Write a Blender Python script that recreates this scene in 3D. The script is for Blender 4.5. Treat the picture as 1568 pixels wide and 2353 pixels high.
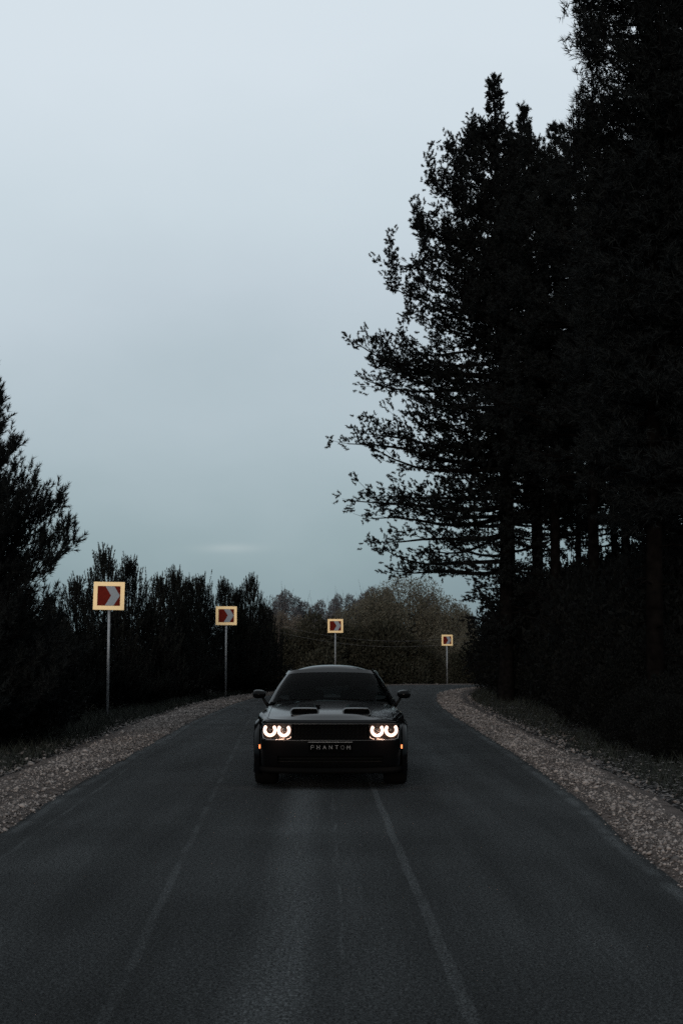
import bpy, math, random
import numpy as np
from mathutils import Vector, Matrix

# ------------------------------------------------------------------ clear
for o in list(bpy.data.objects):
    bpy.data.objects.remove(o)
SC = bpy.context.scene
COL = SC.collection
R = math.radians

# ------------------------------------------------------------------ camera
F, CX, CY, HY = 3267.0, 784.0, 1176.0, 1528.0      # lens and horizon measured on a 1568 x 2352 view of the photograph
PITCH = math.atan((HY - CY) / F)
CAMH = 1.5
cam_d = bpy.data.cameras.new('camera')
cam = bpy.data.objects.new('camera', cam_d)
COL.objects.link(cam)
cam.location = (0, 0, CAMH)
cam.rotation_euler = (math.pi / 2 + PITCH, 0, 0)
cam_d.sensor_fit = 'VERTICAL'
cam_d.sensor_height = 36.0
cam_d.sensor_width = 24.0
cam_d.lens = 36.0 * F / 2352.0
cam_d.clip_start = 0.1
cam_d.clip_end = 5000
cam_d.dof.use_dof = True
cam_d.dof.focus_distance = 17.3
cam_d.dof.aperture_fstop = 5.6
SC.camera = cam

# ------------------------------------------------------------------ sky, sun, exposure
SUN_EL, SUN_AZ = R(7.0), R(192.0)      # low afterglow behind the camera; azimuth clockwise from +Y
world = bpy.data.worlds.new('World')
SC.world = world
world.use_nodes = True
nt = world.node_tree
nt.nodes.clear()
N = nt.nodes.new
wo = N('ShaderNodeOutputWorld')
bg = N('ShaderNodeBackground')
bg2 = N('ShaderNodeBackground')
add = N('ShaderNodeAddShader')
sky = N('ShaderNodeTexSky')
sky.sky_type = 'NISHITA'
sky.sun_disc = False
sky.sun_elevation = SUN_EL
sky.sun_rotation = SUN_AZ
sky.air_density = 1.0
sky.dust_density = 2.0
nt.links.new(sky.outputs[0], bg.inputs[0])
bg.inputs[1].default_value = 0.006
# overcast dusk: the cloud layer grows brighter towards the zenith
tc = N('ShaderNodeTexCoord')
sep = N('ShaderNodeSeparateXYZ')
nt.links.new(tc.outputs['Generated'], sep.inputs[0])
mp = N('ShaderNodeMapping')
mp.inputs['Scale'].default_value = (2.4, 2.4, 4.0)
mp.inputs['Rotation'].default_value = (0.1, 0.35, 0.2)
nt.links.new(tc.outputs['Generated'], mp.inputs[0])
cn = N('ShaderNodeTexNoise')
cn.inputs['Scale'].default_value = 1.7
cn.inputs['Detail'].default_value = 7
cn.inputs['Roughness'].default_value = 0.5
nt.links.new(mp.outputs[0], cn.inputs['Vector'])
mr = N('ShaderNodeMapRange')
mr.inputs[1].default_value = 0.25
mr.inputs[2].default_value = 0.75
mr.inputs[3].default_value = -0.032
mr.inputs[4].default_value = 0.032
nt.links.new(cn.outputs[0], mr.inputs[0])
ma = N('ShaderNodeMath')
ma.operation = 'ADD'
nt.links.new(sep.outputs[2], ma.inputs[0])
nt.links.new(mr.outputs[0], ma.inputs[1])
cr = N('ShaderNodeValToRGB')
el = cr.color_ramp.elements


def lin(r, g, b):
    f = lambda c: ((c / 255 + 0.055) / 1.055) ** 2.4 if c > 10 else c / 255 / 12.92
    return (f(r), f(g), f(b), 1)


stops = [(0.0, lin(112, 131, 139)), (0.05, lin(133, 154, 162)), (0.085, lin(148, 168, 175)), (0.16, lin(172, 188, 196)), (0.245, lin(192, 205, 214)),
         (0.31, lin(203, 216, 224)), (0.40, lin(215, 226, 234)), (0.55, lin(220, 230, 237))]
el[0].position, el[0].color = stops[0]
el[1].position, el[1].color = stops[-1]
for p, c in stops[1:-1]:
    e = el.new(p)
    e.color = c
nt.links.new(ma.outputs[0], cr.inputs[0])
# one small thin cloud low over the trees


def wmath(op, a, b):
    x = N('ShaderNodeMath')
    x.operation = op
    for i, q in enumerate((a, b)):
        if isinstance(q, (int, float)):
            x.inputs[i].default_value = q
        else:
            nt.links.new(q, x.inputs[i])
    return x.outputs[0]


cl = wmath('ADD', wmath('POWER', wmath('DIVIDE', wmath('ADD', sep.outputs[0], 0.0777), 0.020), 2.0),
           wmath('POWER', wmath('DIVIDE', wmath('SUBTRACT', sep.outputs[2], wmath('ADD', wmath('MULTIPLY', cn.outputs[0], 0.012), 0.0745)), 0.0030), 2.0))
cl = wmath('MULTIPLY', wmath('POWER', 2.718, wmath('MULTIPLY', cl, -1.0)), wmath('GREATER_THAN', sep.outputs[1], 0.0))
cmx = N('ShaderNodeMixRGB')
nt.links.new(wmath('MULTIPLY', cl, 0.5), cmx.inputs[0])
nt.links.new(cr.outputs[0], cmx.inputs[1])
cmx.inputs[2].default_value = lin(178, 191, 195)
nt.links.new(cmx.outputs[0], bg2.inputs[0])
bg2.inputs[1].default_value = 0.97
nt.links.new(bg.outputs[0], add.inputs[0])
nt.links.new(bg2.outputs[0], add.inputs[1])
nt.links.new(add.outputs[0], wo.inputs[0])

sun_d = bpy.data.lights.new('sun', 'SUN')
sun_d.energy = 1.3
sun_d.angle = R(12)
sun_d.color = (1.0, 0.87, 0.76)
sun = bpy.data.objects.new('sun', sun_d)
COL.objects.link(sun)
sd = Vector((math.sin(SUN_AZ) * math.cos(SUN_EL), math.cos(SUN_AZ) * math.cos(SUN_EL), math.sin(SUN_EL)))
sun.rotation_euler = (-sd).to_track_quat('-Z', 'Y').to_euler()
sun.location = (0, -30, 30)

SC.view_settings.view_transform = 'Standard'
SC.view_settings.look = 'None'
SC.view_settings.exposure = 0
SC.view_settings.gamma = 1
SC.view_settings.use_curve_mapping = False
SC.cycles.use_denoising = False          # keep the fine grain of the asphalt and the stones
SC.cycles.sample_clamp_indirect = 4
SC.cycles.max_bounces = 6
SC.cycles.transparent_max_bounces = 16
SC.cycles.caustics_reflective = False
SC.cycles.caustics_refractive = False


# ------------------------------------------------------------------ helpers
def unproject(px, py, z=0.0):
    """Point of the plane at height z behind a position of the photograph."""
    dx, dy = (px - CX) / F, (CY - py) / F
    c, s = math.cos(PITCH), math.sin(PITCH)
    d = Vector((dx, c - dy * s, s + dy * c))
    t = (z - CAMH) / d.z
    return Vector((d.x * t, d.y * t, z))


def at_depth(px, py, Y):
    dx, dy = (px - CX) / F, (CY - py) / F
    c, s = math.cos(PITCH), math.sin(PITCH)
    d = Vector((dx, c - dy * s, s + dy * c))
    t = Y / d.y
    return Vector((d.x * t, Y, CAMH + d.z * t))


def link(o, parent=None):
    COL.objects.link(o)
    if parent:
        o.parent = parent
    return o


def thing(name, label, cat, loc=(0, 0, 0), rz=0.0, group=None):
    o = bpy.data.objects.new(name, None)
    o.empty_display_size = 0.2
    link(o)
    o.location = loc
    o.rotation_euler = (0, 0, rz)
    o['label'] = label
    o['category'] = cat
    if group:
        o['group'] = group
    return o


def tag(o, label=None, cat=None, group=None, kind=None):
    for k, v in (('label', label), ('category', cat), ('group', group), ('kind', kind)):
        if v:
            o[k] = v
    return o


def mesh(name, verts, faces, mat, parent=None, smooth=False):
    me = bpy.data.meshes.new(name)
    me.from_pydata([tuple(v) for v in verts], [], [tuple(f) for f in faces])
    me.update()
    if smooth:
        me.polygons.foreach_set('use_smooth', [True] * len(me.polygons))
    if mat:
        me.materials.append(mat)
    return link(bpy.data.objects.new(name, me), parent)


def bigmesh(name, verts, faces, mat, smooth=False):
    """verts (n,3) and equal-sided faces (m,k) as numpy arrays -> mesh data"""
    me = bpy.data.meshes.new(name)
    n, (m, k) = len(verts), faces.shape
    me.vertices.add(n)
    me.vertices.foreach_set('co', np.asarray(verts, np.float32).ravel())
    me.loops.add(m * k)
    me.loops.foreach_set('vertex_index', np.asarray(faces, np.int32).ravel())
    me.polygons.add(m)
    me.polygons.foreach_set('loop_start', np.arange(0, m * k, k, dtype=np.int32))
    me.polygons.foreach_set('loop_total', np.full(m, k, np.int32))
    if smooth:
        me.polygons.foreach_set('use_smooth', np.ones(m, bool))
    me.update(calc_edges=True)
    me.materials.append(mat)
    return me


def obj(name, me, parent=None):
    return link(bpy.data.objects.new(name, me), parent)


class MB:
    """Collects simple shapes into one mesh."""

    def __init__(s):
        s.v, s.f = [], []

    def add(s, vs, fs):
        n = len(s.v)
        s.v += [tuple(v) for v in vs]
        s.f += [tuple(i + n for i in f) for f in fs]
        return s

    def box(s, c, d, rot=None):
        vs = [Vector((sx * d[0] / 2, sy * d[1] / 2, sz * d[2] / 2)) for sx in (-1, 1) for sy in (-1, 1) for sz in (-1, 1)]
        if rot is not None:
            vs = [rot @ v for v in vs]
        vs = [v + Vector(c) for v in vs]
        return s.add(vs, [(0, 1, 3, 2), (4, 6, 7, 5), (0, 4, 5, 1), (2, 3, 7, 6), (0, 2, 6, 4), (1, 5, 7, 3)])

    def tube(s, pts, rad, n=8, closed=False, cap=True, flat=1.0):
        pts = [Vector(p) for p in pts]
        m = len(pts)
        rads = rad if hasattr(rad, '__len__') else [rad] * m
        vs, fs = [], []
        prev = None
        for i, p in enumerate(pts):
            a = pts[(i - 1) % m] if (closed or i > 0) else p
            b = pts[(i + 1) % m] if (closed or i < m - 1) else p
            d = (b - a).normalized()
            if prev is None:
                u = d.cross(Vector((0, 0, 1)))
                if u.length < 1e-3:
                    u = d.cross(Vector((0, 1, 0)))
            else:
                u = prev - d * prev.dot(d)
            u.normalize()
            prev = u
            w = d.cross(u)
            for k in range(n):
                t = 2 * math.pi * k / n
                vs.append(p + u * math.cos(t) * rads[i] + w * math.sin(t) * rads[i] * flat)
        rng = m if closed else m - 1
        for i in range(rng):
            j = (i + 1) % m
            for k in range(n):
                l = (k + 1) % n
                fs.append((i * n + k, i * n + l, j * n + l, j * n + k))
        if cap and not closed:
            fs.append(tuple(range(n))[::-1])
            fs.append(tuple((m - 1) * n + k for k in range(n)))
        return s.add(vs, fs)

    def lathe_x(s, prof, n=40, c=(0, 0, 0)):
        """prof: list of (x, radius) turned about the x axis"""
        vs, fs = [], []
        for x, r in prof:
            for k in range(n):
                t = 2 * math.pi * k / n
                vs.append((c[0] + x, c[1] + r * math.cos(t), c[2] + r * math.sin(t)))
        for i in range(len(prof) - 1):
            for k in range(n):
                l = (k + 1) % n
                fs.append((i * n + k, i * n + l, (i + 1) * n + l, (i + 1) * n + k))
        return s.add(vs, fs)

    def grid(s, P):
        """P: rows of points"""
        nr, nc = len(P), len(P[0])
        vs = [p for r in P for p in r]
        fs = [(i * nc + j, i * nc + j + 1, (i + 1) * nc + j + 1, (i + 1) * nc + j) for i in range(nr - 1) for j in range(nc - 1)]
        return s.add(vs, fs)

    def prism(s, poly, d0, d1, place):
        """poly: 2-D outline; place(u, v, d) -> 3-D"""
        n = len(poly)
        vs = [place(u, v, d0) for u, v in poly] + [place(u, v, d1) for u, v in poly]
        fs = [tuple(range(n)), tuple(range(2 * n - 1, n - 1, -1))] + [(i, (i + 1) % n, n + (i + 1) % n, n + i) for i in range(n)]
        return s.add(vs, fs)

    def build(s, name, mat, parent=None, smooth=False, bevel=0):
        o = mesh(name, s.v, s.f, mat, parent, smooth)
        if bevel:
            b = o.modifiers.new('bevel', 'BEVEL')
            b.width = bevel
            b.segments = 2
        return o


def solid(o, t, offset=-1):
    m = o.modifiers.new('solid', 'SOLIDIFY')
    m.thickness = t
    m.offset = offset
    return o


# ------------------------------------------------------------------ materials
def mat(name, base, rough=0.6, spec=0.5, metal=0.0, emit=None, estr=0.0, coat=0.0, noise=0.0, nscale=20.0, bump=0.0, bscale=60.0, alt=None):
    m = bpy.data.materials.new(name)
    m.use_nodes = True
    n = m.node_tree
    b = n.nodes['Principled BSDF']
    b.inputs['Base Color'].default_value = (*base, 1)
    b.inputs['Roughness'].default_value = rough
    b.inputs['Specular IOR Level'].default_value = spec
    b.inputs['Metallic'].default_value = metal
    if coat:
        b.inputs['Coat Weight'].default_value = coat
        b.inputs['Coat Roughness'].default_value = 0.05
    if emit:
        b.inputs['Emission Color'].default_value = (*emit, 1)
        b.inputs['Emission Strength'].default_value = estr
    if noise or bump:
        t = n.nodes.new('ShaderNodeTexCoord')
    if noise:
        x = n.nodes.new('ShaderNodeTexNoise')
        x.inputs['Scale'].default_value = nscale
        x.inputs['Detail'].default_value = 4
        n.links.new(t.outputs['Object'], x.inputs['Vector'])
        r = n.nodes.new('ShaderNodeValToRGB')
        r.color_ramp.elements[0].position = 0.3
        r.color_ramp.elements[1].position = 0.7
        lo = tuple(c * (1 - noise) for c in base)
        hi = alt if alt else tuple(c * (1 + noise) for c in base)
        r.color_ramp.elements[0].color = (*lo, 1)
        r.color_ramp.elements[1].color = (*hi, 1)
        n.links.new(x.outputs[0], r.inputs[0])
        n.links.new(r.outputs[0], b.inputs['Base Color'])
    if bump:
        x = n.nodes.new('ShaderNodeTexNoise')
        x.inputs['Scale'].default_value = bscale
        x.inputs['Detail'].default_value = 3
        n.links.new(t.outputs['Object'], x.inputs['Vector'])
        bp = n.nodes.new('ShaderNodeBump')
        bp.inputs['Strength'].default_value = bump
        bp.inputs['Distance'].default_value = 0.02
        n.links.new(x.outputs[0], bp.inputs['Height'])
        n.links.new(bp.outputs[0], b.inputs['Normal'])
    return m


def random_tint(m, lo, hi):
    """colour varied piece by piece of one mesh (each island its own shade)"""
    n = m.node_tree
    b = n.nodes['Principled BSDF']
    g = n.nodes.new('ShaderNodeNewGeometry')
    r = n.nodes.new('ShaderNodeValToRGB')
    r.color_ramp.elements[0].color = (*lo, 1)
    r.color_ramp.elements[1].color = (*hi, 1)
    n.links.new(g.outputs['Random Per Island'], r.inputs[0])
    n.links.new(r.outputs[0], b.inputs['Base Color'])
    return m


M = {}
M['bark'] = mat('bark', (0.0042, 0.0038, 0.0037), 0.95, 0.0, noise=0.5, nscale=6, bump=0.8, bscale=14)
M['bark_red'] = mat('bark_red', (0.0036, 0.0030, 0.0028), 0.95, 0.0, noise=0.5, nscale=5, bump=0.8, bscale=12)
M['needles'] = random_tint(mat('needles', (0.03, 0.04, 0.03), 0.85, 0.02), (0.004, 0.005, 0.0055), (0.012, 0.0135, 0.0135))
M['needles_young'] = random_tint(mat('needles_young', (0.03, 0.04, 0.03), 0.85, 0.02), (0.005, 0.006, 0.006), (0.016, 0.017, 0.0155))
M['leaf_olive'] = random_tint(mat('leaf_olive', (0.08, 0.07, 0.04), 0.85, 0.05), (0.056, 0.053, 0.040), (0.082, 0.076, 0.058))
M['leaf_rust'] = random_tint(mat('leaf_rust', (0.08, 0.06, 0.04), 0.85, 0.05), (0.066, 0.057, 0.047), (0.094, 0.081, 0.066))
M['leaf_hazed'] = random_tint(mat('leaf_hazed', (0.05, 0.05, 0.05), 0.85, 0.05), (0.05, 0.052, 0.056), (0.10, 0.10, 0.106))  # distance haze is put into this pale blue grey leaf colour
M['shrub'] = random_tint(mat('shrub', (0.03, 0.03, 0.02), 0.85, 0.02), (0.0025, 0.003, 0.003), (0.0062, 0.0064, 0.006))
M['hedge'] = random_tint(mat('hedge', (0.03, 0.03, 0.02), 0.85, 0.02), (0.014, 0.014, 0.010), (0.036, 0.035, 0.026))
M['grass'] = random_tint(mat('grass', (0.04, 0.045, 0.03), 0.8, 0.1), (0.006, 0.0075, 0.0062), (0.022, 0.0245, 0.020))
M['litter'] = random_tint(mat('litter', (0.1, 0.08, 0.06), 0.8, 0.2), (0.010, 0.009, 0.009), (0.12, 0.11, 0.105))
M['gravel'] = random_tint(mat('gravel', (0.2, 0.17, 0.15), 0.85, 0.2), (0.028, 0.0245, 0.0235), (0.215, 0.188, 0.174))
M['steel'] = mat('galvanised_steel', (0.20, 0.21, 0.22), 0.5, 0.5, 0.4, noise=0.25, nscale=9)
M['yellow'] = mat('yellow_sheeting', (0.95, 0.70, 0.37), 0.6, 0.4, noise=0.05, nscale=30)
M['red'] = mat('red_sheeting', (0.095, 0.010, 0.006), 0.8, 0.05, noise=0.12, nscale=12)
M['grey_sheet'] = mat('grey_sheeting', (0.21, 0.235, 0.26), 0.8, 0.1, noise=0.06, nscale=25)
M['cable'] = mat('cable', (0.075, 0.075, 0.075), 0.6)
M['wood'] = mat('pole_wood', (0.06, 0.05, 0.042), 0.9, 0.1, noise=0.4, nscale=8)
M['paint'] = mat('black_paint', (0.0018, 0.0018, 0.0020), 0.12, 0.085, noise=0.0)
M['trim'] = mat('black_trim', (0.0028, 0.0028, 0.0028), 0.6, 0.05)
M['matte'] = mat('matte_black', (0.003, 0.003, 0.003), 0.9, 0.0)
M['rubber'] = mat('rubber', (0.004, 0.004, 0.004), 0.9, 0.03, bump=0.3, bscale=40)
M['rim'] = mat('rim', (0.012, 0.012, 0.013), 0.35, 0.4, 0.6)
M['disc'] = mat('disc', (0.12, 0.12, 0.12), 0.4, 0.5, 1.0)
M['chrome'] = mat('chrome', (0.45, 0.45, 0.46), 0.18, 0.5, 1.0)
M['bowl'] = mat('lamp_bowl', (0.006, 0.0055, 0.005), 0.5, 0.12)
M['ring'] = mat('light_ring', (0.8, 0.75, 0.7), 0.5, emit=(1.0, 0.60, 0.46), estr=2.1)
M['projector'] = mat('projector_lens', (0.02, 0.02, 0.02), 0.12, 0.5)
M['amber'] = mat('amber_lamp', (0.8, 0.3, 0.1), 0.4, emit=(1.0, 0.26, 0.09), estr=3.4)
M['glint'] = mat('painted_glint', (0.8, 0.7, 0.6), 0.3, emit=(1.0, 0.6, 0.45), estr=0.9)  # emission imitates ring light reflected in the lamp trim
M['trim2'] = mat('satin_trim', (0.02, 0.02, 0.02), 0.35, 0.4)
M['lettering'] = mat('lettering', (0.08, 0.084, 0.088), 0.4, 0.5)
M['plate'] = mat('plate', (0.0014, 0.0014, 0.0014), 0.8, 0.0)
M['plate_rim'] = mat('plate_rim', (0.07, 0.075, 0.08), 0.35, 0.5, 0.5)
M['cloth'] = mat('seat_cloth', (0.02, 0.02, 0.021), 0.9, 0.1)


def glass(name, tint, ior, rough=0.03):
    m = bpy.data.materials.new(name)
    m.use_nodes = True
    n = m.node_tree
    n.nodes.clear()
    o = n.nodes.new('ShaderNodeOutputMaterial')
    mx = n.nodes.new('ShaderNodeMixShader')
    t = n.nodes.new('ShaderNodeBsdfTransparent')
    g = n.nodes.new('ShaderNodeBsdfGlossy')
    f = n.nodes.new('ShaderNodeFresnel')
    t.inputs[0].default_value = (*tint, 1)
    g.inputs['Roughness'].default_value = rough
    f.inputs[0].default_value = ior
    n.links.new(f.outputs[0], mx.inputs[0])
    n.links.new(t.outputs[0], mx.inputs[1])
    n.links.new(g.outputs[0], mx.inputs[2])
    n.links.new(mx.outputs[0], o.inputs[0])
    return m


M['glass'] = glass('tinted_glass', (0.20, 0.23, 0.23), 1.06)
M['lens'] = glass('lamp_lens', (0.9, 0.9, 0.9), 1.1)
# translucent layer added to the lamp covers imitates bloom around the lit rings
_n = M['lens'].node_tree
_o = [q for q in _n.nodes if q.type == 'OUTPUT_MATERIAL'][0]
_m0 = _o.inputs[0].links[0].from_node
_tr = _n.nodes.new('ShaderNodeBsdfTranslucent')
_tr.inputs[0].default_value = (0.75, 0.62, 0.55, 1)
_mx = _n.nodes.new('ShaderNodeMixShader')
_mx.inputs[0].default_value = 0.028
_n.links.new(_m0.outputs[0], _mx.inputs[1])
_n.links.new(_tr.outputs[0], _mx.inputs[2])
_n.links.new(_mx.outputs[0], _o.inputs[0])


# asphalt: fine stone grain, worn bands along the wheel tracks, two pale paving seams, dusty edges
def asphalt():
    m = bpy.data.materials.new('asphalt')
    m.use_nodes = True
    n = m.node_tree
    b = n.nodes['Principled BSDF']
    L = n.links.new
    tc = n.nodes.new('ShaderNodeTexCoord')
    sp = n.nodes.new('ShaderNodeSeparateXYZ')
    L(tc.outputs['Object'], sp.inputs[0])

    def math_(op, a, c=None, d=None):
        x = n.nodes.new('ShaderNodeMath')
        x.operation = op
        for i, q in enumerate((a, c, d)):
            if q is None:
                continue
            if isinstance(q, (int, float)):
                x.inputs[i].default_value = q
            else:
                L(q, x.inputs[i])
        return x.outputs[0]

    def noise(scale, detail, vec=None, rough=0.5):
        x = n.nodes.new('ShaderNodeTexNoise')
        x.inputs['Scale'].default_value = scale
        x.inputs['Detail'].default_value = detail
        x.inputs['Roughness'].default_value = rough
        L(vec if vec else tc.outputs['Object'], x.inputs['Vector'])
        return x.outputs[0]

    def smooth(v, a, c):
        x = n.nodes.new('ShaderNodeMapRange')
        x.interpolation_type = 'SMOOTHSTEP'
        x.inputs[1].default_value = a
        x.inputs[2].default_value = c
        L(v, x.inputs[0])
        return x.outputs[0]

    mpg = n.nodes.new('ShaderNodeMapping')
    mpg.inputs['Scale'].default_value = (1.6, 0.10, 1)
    L(tc.outputs['Object'], mpg.inputs[0])
    streak = noise(1.5, 4, mpg.outputs[0])
    wob = math_('MULTIPLY', math_('SUBTRACT', noise(0.6, 3), 0.5), 0.07)
    X = math_('ADD', sp.outputs[0], wob)

    def band(x0, k, w, soft):
        """1 on the line x = x0 + k*y"""
        c = math_('MULTIPLY_ADD', sp.outputs[1], k, x0)
        d = math_('ABSOLUTE', math_('SUBTRACT', X, c))
        return math_('SUBTRACT', 1.0, smooth(d, w, w + soft))

    brk = smooth(noise(1.3, 4), 0.34, 0.58)
    seam_r = math_('MULTIPLY', band(0.64, -0.0140, 0.022, 0.022), math_('MULTIPLY_ADD', brk, 0.5, 0.5))
    seam_l = math_('MULTIPLY', band(-0.72, -0.046, 0.012, 0.03), math_('MULTIPLY', brk, 0.8))
    worn = math_('ADD', math_('MULTIPLY', band(-0.24, -0.011, 0.05, 0.22), 0.75), math_('MULTIPLY', band(-0.10, -0.006, 0.1, 0.8), 0.25))
    crack = math_('MULTIPLY', band(0.10, -0.012, 0.003, 0.012), smooth(noise(0.8, 3), 0.46, 0.56))
    worn2 = band(1.35, 0.014, 0.1, 0.7)
    worn3 = band(-2.0, -0.03, 0.1, 0.6)
    line = math_('MULTIPLY', band(-2.13, -0.047, 0.008, 0.02), smooth(noise(1.1, 3), 0.30, 0.62))
    grain = noise(75, 6, rough=0.85)
    grain2 = noise(28, 4, rough=0.7)
    big = noise(0.35, 4)
    v = math_('MULTIPLY_ADD', smooth(grain, 0.42, 0.62), 0.040, 0.001)
    v = math_('MULTIPLY', v, math_('MULTIPLY_ADD', smooth(grain2, 0.35, 0.65), 0.7, 0.65))
    v = math_('MULTIPLY', v, math_('MULTIPLY_ADD', smooth(big, 0.3, 0.7), 0.4, 0.8))
    v = math_('MULTIPLY', v, math_('MULTIPLY_ADD', smooth(streak, 0.3, 0.7), 0.4, 0.8))
    k = math_('MULTIPLY_ADD', worn, math_('MULTIPLY_ADD', grain2, 1.9, 0.15), 1.0)
    k = math_('ADD', k, math_('MULTIPLY', worn2, 0.18))
    k = math_('ADD', k, math_('MULTIPLY', worn3, 0.18))
    k = math_('ADD', k, math_('MULTIPLY', seam_r, math_('MULTIPLY_ADD', grain2, 1.3, 0.35)))
    k = math_('ADD', k, math_('MULTIPLY', seam_l, 0.8))
    k = math_('ADD', k, math_('MULTIPLY', line, 0.8))
    k = math_('ADD', k, math_('MULTIPLY', crack, 0.6))
    # dusty strip along the edges: u of the strip runs 0..1 across the road
    uv = n.nodes.new('ShaderNodeSeparateXYZ')
    L(tc.outputs['UV'], uv.inputs[0])
    e = math_('ABSOLUTE', math_('SUBTRACT', uv.outputs[0], 0.5))
    e = math_('ADD', e, math_('MULTIPLY', wob, 0.05))
    dust = math_('MULTIPLY', smooth(e, 0.466, 0.482), math_('SUBTRACT', 1.0, smooth(e, 0.486, 0.496)))
    k = math_('ADD', k, math_('MULTIPLY', math_('MULTIPLY', dust, brk), 1.1))
    v = math_('MULTIPLY', math_('MULTIPLY', v, k), 1.15)
    cc = n.nodes.new('ShaderNodeCombineColor')
    L(math_('MULTIPLY', v, 0.93), cc.inputs[0])
    L(v, cc.inputs[1])
    L(math_('MULTIPLY', v, 1.03), cc.inputs[2])
    L(cc.outputs[0], b.inputs['Base Color'])
    b.inputs['Roughness'].default_value = 0.9
    b.inputs['Specular IOR Level'].default_value = 0.05
    bp = n.nodes.new('ShaderNodeBump')
    bp.inputs['Strength'].default_value = 0.7
    bp.inputs['Distance'].default_value = 0.012
    L(math_('ADD', grain, math_('MULTIPLY', grain2, 0.6)), bp.inputs['Height'])
    L(bp.outputs[0], b.inputs['Normal'])
    return m


M['asphalt'] = asphalt()
M['soil'] = mat('soil', (0.008, 0.0075, 0.007), 0.95, 0.05, noise=0.5, nscale=1.6, bump=0.9, bscale=9)
M['grit'] = mat('grit', (0.045, 0.036, 0.032), 0.95, 0.1, noise=0.6, nscale=7, bump=1.0, bscale=30)

# ------------------------------------------------------------------ setting: road, shoulders, ground
rng = np.random.default_rng(7)
random.seed(7)


def spline(pts, n):
    """Catmull-Rom through pts, resampled evenly"""
    P = np.array(pts, float)
    P = np.vstack([2 * P[0] - P[1], P, 2 * P[-1] - P[-2]])
    out = []
    for i in range(1, len(P) - 2):
        t = np.linspace(0, 1, 24, endpoint=False)[:, None]
        a, b, c, d = P[i - 1], P[i], P[i + 1], P[i + 2]
        out.append(0.5 * ((2 * b) + (-a + c) * t + (2 * a - 5 * b + 4 * c - d) * t ** 2 + (-a + 3 * b - 3 * c + d) * t ** 3))
    out.append(P[-2][None])
    Q = np.vstack(out)
    s = np.concatenate([[0], np.cumsum(np.linalg.norm(np.diff(Q, axis=0), axis=1))])
    u = np.linspace(0, s[-1], n)
    return np.stack([np.interp(u, s, Q[:, k]) for k in range(Q.shape[1])], 1)


NR = 320
LEFT = spline([(-2.3, -14), (-2.55, -4), (-2.8, 4), (-3.04, 12.7), (-3.29, 17.1), (-3.78, 31), (-4.05, 41), (-4.1, 63), (-2.6, 83),
               (0.0, 97), (3.6, 107.5), (10.9, 112), (22, 114.5), (60, 121)], NR)
RIGHT = spline([(1.8, -14), (1.98, -4), (2.16, 4), (2.39, 11.6), (2.64, 15.5), (2.93, 23.9), (3.17, 34.3), (3.5, 47.6), (4.27, 64),
                (6.0, 83), (9.3, 97), (13.5, 101.5), (24, 105), (61, 112)], NR)


def normals(P):
    t = np.gradient(P, axis=0)
    t /= np.linalg.norm(t, axis=1)[:, None]
    return np.stack([-t[:, 1], t[:, 0]], 1)      # to the left of travel


NL, NRt = normals(LEFT), normals(RIGHT)
yl = LEFT[:, 1]
WL = np.interp(yl, [-14, 20, 45, 67, 90, 110], [1.15, 1.2, 1.42, 1.55, 0.7, 0.45])
WR = np.interp(RIGHT[:, 1], [-14, 15, 24, 35, 58, 83, 100], [0.92, 0.92, 0.98, 1.12, 1.3, 1.5, 1.0])
LOUT = LEFT + NL * WL[:, None]
ROUT = RIGHT - NRt * WR[:, None]

# road strip
NC = 9
us = np.linspace(0, 1, NC)
rv = []
for i in range(NR):
    for u in us:
        p = LEFT[i] * (1 - u) + RIGHT[i] * u
        rv.append((p[0], p[1], 0.0))
rf = [(i * NC + j, i * NC + j + 1, (i + 1) * NC + j + 1, (i + 1) * NC + j) for i in range(NR - 1) for j in range(NC - 1)]
road = mesh('road', rv, rf, M['asphalt'])
uvl = road.data.uv_layers.new(name='UVMap')
idx = np.zeros(len(road.data.loops), np.int32)
road.data.loops.foreach_get('vertex_index', idx)
uvs = np.stack([us[idx % NC], (idx // NC) / NR], 1).astype(np.float32)
uvl.data.foreach_set('uv', uvs.ravel())
tag(road, kind='structure')

# road samples for distance to the road
RS = np.vstack([LEFT * (1 - u) + RIGHT * u for u in np.linspace(0, 1, 9)])[::1]


def road_dist(xy):
    xy = np.atleast_2d(np.asarray(xy, float))
    out = np.empty(len(xy))
    for a in range(0, len(xy), 4000):
        q = xy[a:a + 4000]
        d = ((q[:, None, 0] - RS[None, :, 0]) ** 2 + (q[:, None, 1] - RS[None, :, 1]) ** 2).min(1)
        out[a:a + 4000] = np.sqrt(d)
    return out


def lumps(x, y):
    return (np.sin(x * 0.9 + 1.3 * np.sin(y * 0.37)) * np.sin(y * 0.71 + 1.7 * np.sin(x * 0.29)) * 0.5
            + np.sin(x * 2.3 + y * 1.1) * np.sin(y * 1.9 - x * 0.7) * 0.25)


def ground_z(xy):
    xy = np.atleast_2d(np.asarray(xy, float))
    d = road_dist(xy)
    s = np.clip((d - 1.4) / 7.0, 0, 1)
    s = s * s * (3 - 2 * s)
    side = np.where(xy[:, 0] < np.interp(xy[:, 1], LEFT[:, 1], LEFT[:, 0]) + 2.0, 1.0, 0.0)
    drop = np.where(side > 0, -0.45, 0.10)
    return -0.05 + drop * s + 0.10 * lumps(xy[:, 0], xy[:, 1]) * np.clip((d - 1.6) / 2.5, 0, 1)


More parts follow.
